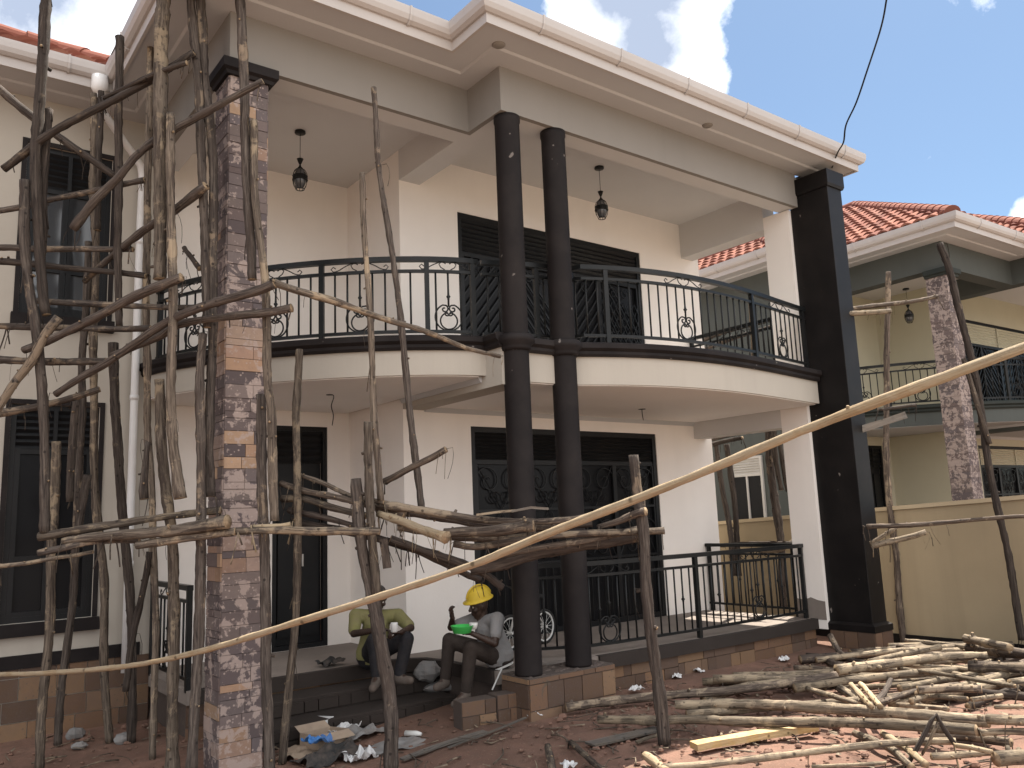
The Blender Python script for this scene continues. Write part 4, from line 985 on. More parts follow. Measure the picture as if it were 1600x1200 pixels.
plank('plank', 'short broken board lying on the platform before the round columns, upper right one', [W(800, 799, 7.04), W(830, 793, 7.02), W(857, 795, 7.0)], .06, .02, 'grey_board', 'boards on the platform')
plank('bark_flap', 'dark strip of bark hanging below the platform behind the front post', [W(599, 842, 7.0), W(602, 862, 7.0), W(605, 888, 7.0)], .07, .012, D_, None, False, 'bark')

# poles and boards around the neighbour's scaffold
RTS = [
 ('upright pole standing before the boundary wall close to the black end column', [(1388, 425), (1387, 500), (1385, 600), (1387, 740), (1393, 820), (1402, 890), (1407, 950), (1412, 1006)], (8, 11), 'base', B),
 ('upright pole leaning against the pale brick column of the neighbouring house', [(1468, 380), (1483, 420), (1501, 495), (1519, 570), (1535, 657), (1552, 760), (1570, 850), (1586, 930), (1597, 1000)], (11, 11), 10.25, D_),
 ('pole with a pale upper tip beside the leaning pole on the brick column', [(1506, 560), (1524, 620), (1546, 694)], (7, 9), 10.2, B),
]
for lab, px, w, hd, m_ in RTS: pole('scaffold_pole', lab, px, w, hd, m_, RT, shred=4)
for lab, px, w, hd, m_ in [
 ('upper crosspiece at balcony height ending at the brick column next door', [(1312, 486), (1370, 477), (1420, 471), (1465, 463)], (8, 6), (11.3, 11.3), B),
 ('lower crosspiece at balcony height ending at the upright by the black column', [(1312, 491), (1350, 489), (1392, 486)], (9, 8), (11.2, 11.2), PL),
 ('crosspiece along the top of the boundary wall', [(1355, 823), (1430, 818), (1500, 814), (1600, 808), (1640, 806)], (8, 6), (10.3, 8.9), B),
 ('frayed crosspiece propped below the wall top beside the black column', [(1362, 853), (1400, 843), (1447, 831)], (9, 9), (10.3, 10.1), PL),
 ('short split stick wedged under the frayed crosspiece', [(1362, 848), (1385, 834), (1402, 824)], (6, 7), (10.3, 10.2), PL),
 ('dark stick lying at balcony floor height across the upright', [(1372, 640), (1400, 637), (1431, 633)], (4, 6), (11.3, 11.3), D_)]:
    pole('scaffold_pole', lab, px, w, hd, m_, RT, shred=6, stubs=2)
plank('plank', 'grey board nailed slanting across the upright beside the black column', [W(1342, 672, 11.2), W(1380, 660, 11.1), W(1416, 648, 11.0)], .09, .025, 'grey_board', None, False)
def xpole(label, px, w, x, m_=D_, **k):
    hd = [onx(x, *px[0]).dot(HF), onx(x, *px[-1]).dot(HF)]
    pole('scaffold_pole', label, px, w, hd, m_, RT, **k)
xpole('dark upright close behind the right porch opening at its left jamb', [(1096, 684), (1102, 760), (1107, 850), (1112, 960)], (13, 13), 10.95)
xpole('slim upright crossing the white window of the neighbour, left one', [(1118, 690), (1130, 770), (1141, 832), (1146, 900)], (8, 9), 11.1)
xpole('forked upright crossing the white window of the neighbour, right one', [(1135, 694), (1142, 740), (1149, 800), (1154, 900)], (9, 9), 11.25)
xpole('tall upright behind the right porch opening near the white pillar', [(1201, 668), (1207, 750), (1216, 830), (1221, 880), (1224, 950)], (13, 12), 10.95)
xpole('offcut tied to the tall upright behind the right porch opening', [(1208, 668), (1214, 720), (1221, 766)], (9, 7), 10.85)
xpole('thin brace leaning by the white pillar behind the right porch opening', [(1216, 680), (1224, 725), (1231, 768)], (8, 7), 11.1)
xpole('sloping crosspiece at the head of the right porch opening, upper', [(1089, 693), (1140, 681), (1222, 664)], (6, 5), 10.9, shred=14)
xpole('sloping crosspiece at the head of the right porch opening, lower', [(1089, 701), (1130, 690), (1160, 684)], (8, 6), 11.05, shred=10)
xpole('pole laid along the rail behind the right porch opening', [(1118, 853), (1180, 849), (1249, 850)], (6, 7), 10.75, shred=6)
xpole('sunlit pole end below the rail behind the right porch opening', [(1190, 862), (1220, 858), (1244, 843)], (8, 8), 10.9, PL)
xpole('upright pole seen through the upper railing beside the white pillar', [(1174, 462), (1176, 500), (1178, 560), (1180, 640)], (9, 9), 11.2, PL)
xpole('sloping pole seen through the upper railing, upper of two', [(1080, 541), (1130, 520), (1204, 499)], (6, 7), 11.0)
xpole('sloping pole seen through the upper railing, lower of two', [(1100, 546), (1150, 527), (1206, 510)], (6, 6), 11.15)

# the heap on the ground
HP = [
 ('long bark log along the back of the heap, its left end near the stone plinth', [(884, 1105), (950, 1097), (1022, 1089), (1130, 1080), (1210, 1071), (1306, 1056)], (13, 14), [.06, .07, .08, .10, .12, .14], B),
 ('thick log with a sawn end facing left near the black column', [(1307, 1047), (1390, 1037), (1465, 1027), (1500, 1025), (1543, 1024)], (16, 12), [.18, .2, .2, .2, .2], PL),
 ('thin pole propped on the heap before the black column', [(1358, 1034), (1420, 1022), (1469, 1011)], (9, 10), [.18, .22, .26], PL),
 ('dark thin pole on the soil in front of the black column', [(1261, 1023), (1310, 1028), (1360, 1036)], (7, 7), .05, D_),
 ('slim pale pole at the far edge of the heap below the boundary wall', [(1415, 1001), (1460, 1006), (1514, 1012)], (7, 7), [.1, .1, .1], PL),
 ('stubby log with a sawn end at the far right of the heap, upper one', [(1510, 998), (1545, 1006), (1578, 1012)], (13, 13), [.3, .3, .3], PL),
 ('stubby log with a sawn end at the far right of the heap, lower one', [(1513, 1012), (1560, 1017), (1625, 1024)], (17, 16), [.2, .2, .2], B),
 ('thick log cut off at the right edge of the picture, butt end dark', [(1514, 1041), (1560, 1042), (1640, 1043)], (17, 17), [.2, .2, .2], B),
 ('thin peeled pole slanting to the right edge over the heap', [(1404, 1044), (1455, 1051), (1510, 1060), (1586, 1072)], (6, 7), [.14, .15, .16, .16], PL),
 ('short peeled pole above the thin slanting one', [(1420, 1041), (1470, 1043), (1514, 1046)], (7, 7), [.12, .12, .12], PL),
 ('long front log, dark at its left end and sunlit to the right', [(1055, 1101), (1145, 1101), (1220, 1103), (1300, 1108), (1420, 1117), (1545, 1127)], (14, 20), [.10, .11, .13, .14, .15, .15], PL),
 ('longest log of the heap lying in front of the stout post', [(935, 1124), (1025, 1126), (1085, 1125), (1175, 1128), (1279, 1128), (1390, 1132), (1526, 1141)], (13, 18), [.08, .10, .11, .12, .13, .14, .15], PL),
 ('stout log at the right edge with a round pale butt', [(1542, 1123), (1580, 1125), (1650, 1128)], (16, 16), [.2, .2, .2], PL),
 ('pale log just below the stout one at the right edge', [(1526, 1145), (1570, 1144), (1650, 1146)], (10, 10), [.12, .12, .12], PL),
 ('wavy sunlit log across the bottom of the heap', [(1034, 1199), (1120, 1194), (1210, 1184), (1300, 1171), (1360, 1163), (1425, 1157), (1494, 1158)], (10, 12), [.06, .07, .08, .10, .12, .13, .13], PL),
 ('short pale offcut at the bottom edge by the sawn board', [(1009, 1181), (1022, 1190), (1042, 1206)], (14, 14), .05, 'peeled_wood'),
 ('thin sunlit pole pointing down right beside the twin poles', [(1261, 1075), (1300, 1087), (1342, 1100)], (8, 8), [.14, .14, .14], PL),
 ('left one of the twin peeled poles lying side by side', [(1330, 1070), (1346, 1087), (1362, 1104)], (8, 9), [.2, .2, .2], 'peeled_wood'),
 ('right one of the twin peeled poles lying side by side', [(1345, 1069), (1360, 1086), (1376, 1104)], (8, 9), [.2, .2, .2], 'peeled_wood'),
 ('crooked pole rising right from behind the twin poles', [(1369, 1100), (1429, 1081), (1470, 1074), (1497, 1070)], (9, 9), [.12, .12, .12, .12], B),
 ('barked log with a dark sawn end in the middle of the heap', [(1434, 1078), (1480, 1076), (1534, 1077)], (13, 11), [.2, .2, .2], B),
 ('thin pale stick under the barked middle log', [(1402, 1101), (1440, 1104), (1482, 1108)], (8, 8), [.1, .1, .1], PL),
 ('short bent stick in the middle of the heap', [(1424, 1096), (1450, 1087), (1480, 1089), (1512, 1092)], (10, 7), [.14, .14, .14, .14], PL),
 ('dark pole on the soil behind the long front log', [(1288, 1075), (1330, 1068), (1386, 1059)], (9, 9), .06, D_),
 ('steep pale pole in the lower middle of the heap', [(1380, 1146), (1412, 1166), (1446, 1194)], (11, 12), [.06, .07, .08], 'peeled_wood'),
 ('steep barked pole left of the steep pale one', [(1336, 1146), (1370, 1160), (1400, 1176), (1424, 1198)], (11, 11), [.04, .05, .05, .06], PL),
 ('thin pole along the bottom edge of the heap', [(1268, 1198), (1320, 1196), (1384, 1192)], (6, 6), .04, PL),
 ('slender stick lying right of the middle log', [(1518, 1093), (1540, 1090), (1566, 1087)], (7, 7), [.16, .16, .16], PL),
 ('slender stick at the right edge behind the stout log', [(1554, 1105), (1575, 1104), (1598, 1104)], (7, 7), [.16, .16, .16], PL),
 ('broken pale pole in the lower right of the heap', [(1455, 1182), (1500, 1180), (1548, 1176)], (11, 9), [.10, .10, .10], PL),
 ('fat log butt at the lower right corner', [(1556, 1186), (1580, 1183), (1650, 1182)], (21, 20), [.12, .12, .12], PL),
 ('twisted pale branch above the fat log butt', [(1494, 1165), (1520, 1168), (1550, 1175)], (9, 7), [.16, .16, .16], 'peeled_wood'),
 ('curved grey stick leaning on the foot of the black column', [(1297, 993), (1306, 1008), (1312, 1018), (1325, 1030)], (10, 8), [.26, .16, .10, .05], B),
 ('dark log half buried by the porch plinth', [(1154, 1060), (1190, 1059), (1240, 1060)], (10, 9), .04, D_),
 ('thin grey pole between the dark log and the curved stick', [(1240, 1043), (1275, 1044), (1310, 1048)], (8, 8), .05, B),
 ('sloping stick at the bottom edge in front of the soil, left one', [(856, 1167), (861, 1185), (866, 1210)], (12, 12), .04, B),
 ('sloping stick at the bottom edge in front of the soil, right one', [(892, 1160), (915, 1180), (945, 1206)], (9, 10), .04, B),
 ('shadowed log along the foot of the boundary wall', [(1398, 1012), (1440, 1019), (1500, 1030)], (9, 9), [.05, .05, .05], D_),
 ('grey log under the wavy sunlit one', [(1440, 1150), (1500, 1150), (1580, 1160)], (14, 14), [.05, .05, .05], B),
 ('dark log in the gap under the barked middle log', [(1500, 1080), (1550, 1084), (1640, 1090)], (14, 14), [.08, .08, .08], D_),
]
for lab, px, w, lf, m_ in HP: pole('timber_pole', lab, px, w, None, m_, HEAP, lift=lf, shred=1, stubs=4, wob=.006)
rf = random.Random(41); LOW = 'buried poles of the ground heap'
for k in range(90):
    y = rf.uniform(2.6, 5.7); x = rf.uniform(max(6.4, 11.2-1.25*(y-1.2)), 11.0); a = rf.gauss(-.50, .28); L_ = rf.uniform(.9, 2.6); d = Vector((math.cos(a), math.sin(a), 0))
    if rf.random() < .2: d = Vector((d.y, -d.x, 0)); L_ *= .4
    q = [Vector((x, y, 0))+d*(L_*t_) for t_ in (-.5, 0, .5)]; r = rf.uniform(.022, .055)
    if max(p.x for p in q) > 11.45: continue
    for p in q: p.z = gz(p.x, p.y)+r*.8+rf.uniform(0, .03)+(.05 if k % 3 == 0 else 0)
    q[1].z += rf.uniform(-.02, .03); q[1] += Vector((-d.y, d.x, 0))*rf.uniform(-.04, .04)
    P_ = smooth_path(q, .12); mb = MB(); o0 = q[0].copy(); mb.tube([p-o0 for p in P_], [r*(1-.2*i/len(P_))*rf.uniform(.92, 1.08) for i in range(len(P_))], 8, jit=.12, capmi=1, rn=rf)
    o = obj('timber_pole', mb, [rf.choice([B, D_, PL, PL]), 'cut_end'], None, True); o.location = o0; tag(o, 'bark covered pole lying low in the timber heap under other poles', 'pole', LOW)
b1 = pole('bark_strip', 'bent dark strip of bark standing up like a tent on the heap', [(1412, 1204), (1438, 1160), (1463, 1117), (1476, 1140), (1494, 1166)], (7, 7), (5.9, 5.9), D_, None, cat='bark', stubs=0, smoothp=False, wob=.002)
pole('bark_strip', 'thin bark strip inside the bent one on the heap', [(1440, 1180), (1452, 1160), (1466, 1128)], (5, 5), (5.95, 5.9), B, None, cat='bark', stubs=0, wob=.002)
plank('sawn_board', 'fresh yellow sawn board lying on the red soil', [G(1084, 1166, .05), G(1175, 1150, .05), G(1272, 1135, .05)], .115, .05, 'sawn_wood')
plank('weathered_board', 'grey weathered board with a splintered end before the stout post', [G(922, 1163, .03), G(975, 1151, .03), G(1030, 1138, .03)], .13, .018, 'grey_board')
plank('weathered_board', 'narrow grey board lying on soil below the paper heap', [G(628, 1187, .02), G(680, 1167, .02), G(720, 1154, .02), G(758, 1143, .02)], .075, .015, 'grey_board')
plank('weathered_board', 'thin dry palm strip beside the low stone block', [G(700, 1168, .02), G(760, 1146, .03), G(822, 1121, .03)], .03, .01, 'grey_board')
plank('weathered_board', 'pale board half hidden behind the longest log', [G(1082, 1118, .04), G(1110, 1112, .04), G(1150, 1106, .04)], .10, .015, 'grey_board')
plank('weathered_board', 'small pale splinter board near the stout post foot', [G(995, 1160, .02), G(1012, 1153, .03), G(1031, 1148, .04)], .05, .012, PL)
pole('peeled_pole', 'long thin peeled pole sagging across the whole view', [(-300, 1056), (-40, 1055), (0, 1054), (80, 1052), (200, 1040), (330, 1013), (470, 971), (600, 930), (740, 882), (860, 833), (1000, 779), (1120, 729), (1250, 674), (1400, 617), (1500, 580), (1600, 543), (1700, 505), (1950, 405)], (6.5, 27), (7.8, 2.52), 'peeled_wood', None, stubs=1, cut='cut_end', wob=.003, rr=(.0145, .0205))

# service cable to the end column
c_px = [(1392, -60), (1385, 0), (1376, 45), (1355, 110), (1338, 160), (1322, 195), (1318, 222), (1309, 238), (1300, 262)]
pts = [W(x, y, 8.5+(11.25-8.5)*i/(len(c_px)-1)) for i, (x, y) in enumerate(c_px)]
mb = MB(); mb.tube(smooth_path(pts, .06), .011, 6); tag(obj('power_cable', mb, 'iron_black', None, True, loc=pts[-1]), 'thin dark cable dropping from the sky to the black end column', 'cable')

# ------------------------------------------------------------------ people
def chain(mb, pts, rad, n=12, squash=1.):
    mb.tube(smooth_path(pts, .04) if len(pts) > 2 else pts, 1., n, squash=squash) if False else None
    P_ = [Vector(p) for p in pts]
    q, r = [], []
    for k in range(len(P_)-1):
        m_ = max(2, int((P_[k+1]-P_[k]).length/.03))
        for i in range(m_): t_ = i/m_; q.append(P_[k].lerp(P_[k+1], t_)); r.append(rad[k]*(1-t_)+rad[k+1]*t_)
    q.append(P_[-1]); r.append(rad[-1])
    for a, b in zip(q, r): mb.ball(a, b, 10, 7)
def remesh(o, v, sm=4):
    m_ = o.modifiers.new('remesh', 'REMESH'); m_.mode = 'VOXEL'; m_.voxel_size = v; m_.use_smooth_shade = True
    m2 = o.modifiers.new('smooth', 'SMOOTH'); m2.factor = .5; m2.iterations = sm
def hand(mb, wrist, d, palm_n, curl=.5, grip=1.):
    """palm and five separate bent fingers; d: direction of the hand, palm_n: the way the palm looks"""
    wrist = Vector(wrist); d = Vector(d).normalized(); n_ = Vector(palm_n); n_ = (n_-d*n_.dot(d)).normalized(); s_ = d.cross(n_)
    for t_ in (0, .3, .6, 1.):
        for k in (-1, -.35, .35, 1): mb.ball(wrist+d*(.015+.075*t_)+s_*(k*.030*(.75+.3*t_)), .0155, 8, 6)
    for k, (off, l_) in enumerate(((-.034, .066), (-.012, .078), (.011, .074), (.033, .058))):
        p = wrist+d*.092+s_*off; a = d.copy(); seg = l_/3; r = .0098
        q = [p]
        for j in range(3):
            ang = curl*(.5+.5*j)*(1+.12*k); a = (d*math.cos(ang*(j+1)*.75)+n_*math.sin(ang*(j+1)*.75)).normalized(); q.append(q[-1]+a*seg*1.15)
        chain(mb, q, [r, r*.97, r*.9, r*.8])
    q0 = wrist+d*.03-s_*.036; td = (d*.6-s_*.65+n_*.45).normalized(); q1 = q0+td*.038; q2 = q1+(td*.5+d*.5+n_*.3*grip).normalized()*.034
    chain(mb, [wrist+d*.02-s_*.02, q0, q1, q2], [.016, .014, .012, .010])
def person(label, J, skin, shirt, trousers, boots, face_dir, hairless=False, sleeve=.75, hat=False, hands=()):
    """J: joint positions; body is one remeshed surface, clothes are children"""
    base = J['hip']*1.; base.z = min(J['toe_l'].z, J['toe_r'].z)
    J = {k: v-base for k, v in J.items()}
    t_ = thing('person', label, 'person', base)
    fd = Vector(face_dir).normalized(); up = (J['head']-J['neck']).normalized(); fd = (fd-up*fd.dot(up)).normalized(); sd = fd.cross(up)
    rot = Matrix((sd, fd, up)).transposed()
    mb = MB(); hd = J['head']
    mb.ball(hd+up*.02, .105, 14, 10, (.74, .93, 1.05), rot=rot); mb.ball(hd-up*.05+fd*.03, .075, 12, 8, (.78, .9, 1.0), rot=rot)
    mb.ball(hd-up*.105+fd*.055, .032, 10, 7, (1.1, .8, .7), rot=rot)                                                # chin
    chain(mb, [hd+fd*.092+up*.02, hd+fd*.112-up*.02], [.010, .017]); mb.ball(hd+fd*.104-up*.024, .017, 8, 6, (1.35, .8, .7), rot=rot)   # nose
    mb.ball(hd+fd*.092-up*.058, .017, 8, 6, (1.6, .7, .45), rot=rot); mb.ball(hd+fd*.090-up*.072, .016, 8, 6, (1.5, .7, .5), rot=rot)    # lips
    mb.ball(hd+fd*.085+up*.035, .018, 8, 6, (2.4, .6, .5), rot=rot)                                                 # brow
    for s_ in (-1, 1):
        mb.ball(hd+sd*(.078*s_)-fd*.005, .03, 8, 6, (.35, .6, 1.), rot=rot); mb.ball(hd+sd*(.045*s_)+fd*.07-up*.02, .026, 8, 6, rot=rot)
    chain(mb, [hd-up*.07-fd*.02, J['neck']], [.055, .058])
    chain(mb, [J['neck'], J['chest'], J['belly'], J['hip']], [.06, .125, .125, .135])
    for s_ in ('l', 'r'):
        chain(mb, [J['neck'].lerp(J['chest'], .3), J['sho_'+s_]], [.06, .060]); chain(mb, [J['sho_'+s_], J['elb_'+s_]], [.054, .040]); chain(mb, [J['elb_'+s_], J['wri_'+s_]], [.041, .027])
        chain(mb, [J['hip'].lerp(J['kne_'+s_], .12), J['kne_'+s_]], [.085, .055]); chain(mb, [J['kne_'+s_], J['ank_'+s_]], [.056, .036]); chain(mb, [J['ank_'+s_], J['toe_'+s_]], [.038, .03])
    for (s_, d, n_, curl) in hands: hand(mb, J['wri_'+s_], d, n_, curl)
    b = obj('body', mb, skin, t_, True); remesh(b, .0075, 2)
    for s_ in (-1, 1):
        e = MB(); e.ball(hd+sd*(.033*s_)+fd*.079+up*.012, .0125, 10, 8); obj('eye', e, 'eye_white', t_, True)
    if not hat:
        h = MB(); h.ball(hd+up*.035-fd*.008, .108, 16, 11, (.76, .92, 1.0), rot=rot); o = obj('hair', h, 'dark_cloth', t_, True)
    mb = MB()
    chain(mb, [J['neck'].lerp(J['chest'], .35), J['chest'], J['belly'], J['hip']+(J['belly']-J['hip'])*.15], [.085, .148, .150, .158])
    for s_ in ('l', 'r'):
        chain(mb, [J['neck'].lerp(J['chest'], .35), J['sho_'+s_]], [.075, .078]); chain(mb, [J['sho_'+s_], J['sho_'+s_].lerp(J['elb_'+s_], sleeve)], [.076, .066])
    o = obj('shirt', mb, shirt, t_, True); remesh(o, .011, 3)
    mb = MB(); chain(mb, [J['hip']+(J['belly']-J['hip'])*.3, J['hip']], [.145, .152])
    for s_ in ('l', 'r'):
        chain(mb, [J['hip'].lerp(J['kne_'+s_], .10), J['kne_'+s_]], [.108, .074]); chain(mb, [J['kne_'+s_], J['kne_'+s_].lerp(J['ank_'+s_], .92)], [.075, .062])
    o = obj('trousers', mb, trousers, t_, True); remesh(o, .011, 3)
    for s_ in ('l', 'r'):
        mb = MB(); a, q = J['ank_'+s_], J['toe_'+s_]; lo = Vector((0, 0, -.03))
        chain(mb, [J['kne_'+s_].lerp(a, .82), a], [.054, .056]); chain(mb, [a+lo, a.lerp(q, .6)+lo*.6, q], [.055, .048, .040]); o = obj('boot', mb, boots, t_, True); remesh(o, .011, 2)
    return t_, base, rot, fd, up
# the man in yellow, half hidden by the front post
H1 = 9.15
J = dict(head=W(592, 935, H1-.08), neck=W(589, 956, H1), chest=W(588, 978, H1), belly=W(582, 1008, H1+.02), hip=W(578, 1024, H1+.03),
 sho_l=W(556, 962, H1-.02), sho_r=W(622, 962, H1-.02), elb_l=W(553, 990, H1-.25), elb_r=W(642, 981, H1-.25), wri_l=W(592, 984, H1-.46), wri_r=W(627, 988, H1-.48),
 kne_l=W(584, 1000, H1-.42), kne_r=W(636, 998, H1-.42), ank_l=W(589, 1058, H1-.42), ank_r=W(624, 1056, H1-.42), toe_l=W(582, 1076, H1-.58), toe_r=W(641, 1063, H1-.50))
rt_ = RX*1.; rt_.z = 0; rt_.normalize()
person('person in a yellow green shirt sitting on the porch edge behind the front post', J, 'skin', 'yellow_shirt', 'black_trousers', 'boot', -HF+rt_*.3-Vector((0, 0, .3)), sleeve=.8,
 hands=(('l', rt_-HF*.3, Vector((0, 0, -1))-HF*.3, .5), ('r', -rt_*.8-HF*.4, Vector((0, 0, -1))-HF*.3, .6)))
mb = MB(); c = W(616, 980, H1-.56); mb.lathe(c-Vector((0, 0, .05)), [(.026, 0), (.034, .01), (.037, .09), (.034, .095)], 16); tag(obj('drinking_cup', mb, 'white_plastic', None, True, loc=c), 'small whitish cup held by the man in yellow', 'cup')
# the man with the yellow hard hat, eating
H2 = 8.75
J = dict(head=W(749, 946, H2-.03), neck=W(753, 967, H2), chest=W(764, 985, H2), belly=W(774, 1010, H2+.02), hip=W(780, 1026, H2+.03),
 sho_l=W(777, 968, H2-.16), sho_r=W(738, 970, H2+.12), elb_l=W(773, 1005, H2-.30), elb_r=W(705, 980, H2+.02), wri_l=W(738, 990, H2-.36), wri_r=W(707, 966, H2-.10),
 kne_l=W(735, 1012, H2-.30), kne_r=W(702, 1000, H2+.05), ank_l=W(728, 1082, H2-.26), ank_r=W(696, 1062, H2+.02), toe_l=W(710, 1101, H2-.38), toe_r=W(682, 1074, H2-.08))
fdir = -rt_*1.0-HF*.45-Vector((0, 0, .10))
t2, base2, rot2, fd2, up2 = person('person in a yellow hard hat and grey shirt eating from a green bowl', J, 'skin', 'grey_shirt', 'brown_trousers', 'boot', fdir, hat=True, sleeve=.62,
 hands=(('l', -rt_-HF*.1+Vector((0, 0, .1)), Vector((0, 0, 1)), .35), ('r', Vector((0, 0, 1))-rt_*.15-HF*.1, rt_*.9-HF*.3, 1.0)))
hd = J['head']-base2; sd2 = fd2.cross(up2); hx = rot2
mb = MB(); c = hd+up2*.078-fd2*.012; prof = [(.0, .118), (.035, .115), (.075, .099), (.105, .064), (.120, .018), (.124, -.005)]
n_ = 28; i0 = 0
for (r, z) in prof:
    for j in range(n_):
        th = 2*math.pi*j/n_; mb.v.append(tuple(c+hx @ Vector((r*.92*math.cos(th), r*1.1*math.sin(th), z))))
for (ex, z) in ((.013, -.010), (.011, -.018), (-.004, -.010)):
    for j in range(n_):
        th = 2*math.pi*j/n_; fr = max(0, math.sin(th)); r = .124+ex+(.026*fr*fr if ex > 0 else 0); mb.v.append(tuple(c+hx @ Vector((r*.92*math.cos(th), r*1.1*math.sin(th), z-.004*fr))))
for k in range(len(prof)+2):
    for j in range(n_):
        j2 = (j+1) % n_; mb.f.append((k*n_+j, k*n_+j2, (k+1)*n_+j2, (k+1)*n_+j)); mb.c.append(None); mb.mi.append(0)
hh = obj('hard_hat', mb, 'hard_hat', t2, True)
mb = MB(); mb.tube([tuple(c+hx @ Vector((0, 1.12*.124*math.cos(a), .136*math.sin(a)-.003))) for a in [math.pi*(.06+.88*i/16) for i in range(17)]], .011, 8, squash=.6); obj('hat_ridge', mb, 'hard_hat', t2, True)
# green bowl, white tray
c = W(722, 983, H2-.42); mb = MB(); mb.lathe(c, [(.055, -.04), (.085, -.035), (.108, .03), (.113, .034), (.104, .034), (.08, -.025), (.0, -.028)], 28)
tag(obj('bowl', mb, 'green_plastic', None, True, loc=c), 'bright green plastic bowl held by the man in the hard hat', 'bowl')
c = W(740, 978, H2-.38); mb = MB(); mb.lathe(c, [(.03, -.03), (.04, .0), (.043, .03), (.04, .03)], 16); tag(obj('drinking_cup', mb, 'white_plastic', None, True, loc=c), 'small white cup beside the green bowl', 'cup')
p0 = W(776, 1046, H2-.02); p1 = W(800, 1036, H2-.05); mb = MB(); mb.bar(p0, p1, .12, .018); mb.tube([W(784, 1045, H2-.12), W(769, 1078, H2-.22)], .008, 8)
tag(obj('tray', mb, 'white_plastic', None, False, loc=p0), 'white folded tray with a thin white leg under the man in the hard hat', 'tray')

# ------------------------------------------------------------------ litter, stones, bicycle
def crumple(name, label, cat, c, sx, sy, h, mat, seed, rot=0., group=None, fold=1.):
    rn = random.Random(seed); mb = MB(); n = 16; c = Vector(c); cr, sr = math.cos(rot), math.sin(rot)
    for j in range(n+1):
        for i in range(n+1):
            u, v = i/n-.5, j/n-.5
            e = 1+.25*noise.noise((u*4+seed, v*4, seed))
            z = h*(.42+.85*noise.noise((u*3.0*fold+seed*3.1, v*3.0*fold, 1.7))+.22*noise.noise((u*7*fold, v*7*fold+seed, 4.)))*(1-1.1*max(abs(u), abs(v))**2)
            z = max(.004, abs(z))
            x, y = u*sx*e, v*sy*e; mb.v.append((x*cr-y*sr, x*sr+y*cr, z))
    for j in range(n):
        for i in range(n): mb.f.append((j*(n+1)+i, j*(n+1)+i+1, (j+1)*(n+1)+i+1, (j+1)*(n+1)+i)); mb.c.append(None); mb.mi.append(0)
    o = obj(name, mb, mat); o.location = c; s_ = o.modifiers.new('solid', 'SOLIDIFY'); s_.thickness = .004
    return tag(o, label, cat, group)
def carton(name, label, c, s, mat, rot, group=None, open_top=False):
    c = Vector(c); t_ = MB(); w, d, h = s; th = .006
    t_.box((-w/2, -d/2, 0), (w/2, -d/2+th, h)); t_.box((-w/2, d/2-th, 0), (w/2, d/2, h)); t_.box((-w/2, -d/2+th, 0), (-w/2+th, d/2-th, h)); t_.box((w/2-th, -d/2+th, 0), (w/2, d/2-th, h)); t_.box((-w/2+th, -d/2+th, 0), (w/2-th, d/2-th, th))
    if open_top:
        t_.quad([(-w/2, -d/2, h), (w/2, -d/2, h), (w/2, -d/2-.09, h-.05), (-w/2, -d/2-.09, h-.05)]); t_.quad([(-w/2, d/2, h), (w/2, d/2, h), (w/2, d/2+.08, h+.05), (-w/2, d/2+.08, h+.05)]); t_.quad([(w/2, -d/2, h), (w/2, d/2, h), (w/2+.09, d/2, h-.02), (w/2+.09, -d/2, h-.02)])
    else: t_.box((-w/2+th, -d/2+th, h-th), (w/2-th, d/2-th, h))
    o = obj(name, t_, mat); o.location = c; o.rotation_euler = (rnd.uniform(-.12, .12), rnd.uniform(-.12, .12), rot); return tag(o, label, 'box', group)
LIT = 'rubbish heap by the front post'
crumple('paper_sheet', 'pale crumpled paper at the top of the rubbish heap', 'paper', G(485, 1122), .36, .24, .14, 'paper', 3, .4, LIT)
carton('carton', 'closed whitish carton in the middle of the rubbish heap', G(497, 1150), (.26, .2, .14), 'paper', .5, LIT)
carton('carton', 'open tan carton with a blue bag inside in the rubbish heap', G(507, 1166), (.34, .26, .13), 'card', .25, LIT, True)
crumple('plastic_bag', 'bright blue plastic bag in the open carton', 'bag', G(497, 1162, .10), .22, .18, .12, 'blue_bag', 8, 0, LIT)
crumple('paper_bag', 'grey torn paper bag at the right of the rubbish heap', 'bag', G(556, 1152), .50, .34, .12, 'grey_bag', 12, .2, LIT)
crumple('paper_bag', 'long pale torn sheet on the grey bag', 'paper', G(538, 1142, .05), .34, .16, .08, 'paper', 14, .5, LIT)
crumple('paper_bag', 'dark grey crushed bag at the front of the rubbish heap', 'bag', G(512, 1188), .50, .36, .16, 'dark_cloth', 17, .1, LIT)
crumple('paper_sheet', 'flat tan card flap at the left of the rubbish heap', 'paper', G(470, 1178), .36, .28, .06, 'card', 21, .7, LIT)
crumple('rag', 'pale twisted rag beside the front post foot', 'rag', G(562, 1186), .26, .18, .12, 'paper', 23, .2, LIT, 1.6)
crumple('paper_bag', 'flattened grey sheet behind the front post foot', 'paper', G(622, 1166), .60, .34, .05, 'grey_bag', 25, .1, LIT)
crumple('cement_bag', 'slumped dusty bag between the two seated men', 'bag', G(642, 1086), .42, .34, .30, 'boot', 31, .3, None, .7)
crumple('black_cap', 'black cap lying on the porch edge left of the man in yellow', 'cap', onz(.455, 516, 1040), .26, .2, .10, 'dark_cloth', 33, .2, None, .8)
mb = MB(); p = G(634, 1146, .02); q = G(658, 1147, .02); mb.tube([p, p.lerp(q, .7), q], [.028, .028, .016], 12); tag(obj('bottle', mb, 'white_plastic', None, True, loc=p), 'small whitish bottle lying on soil right of the front post', 'bottle')
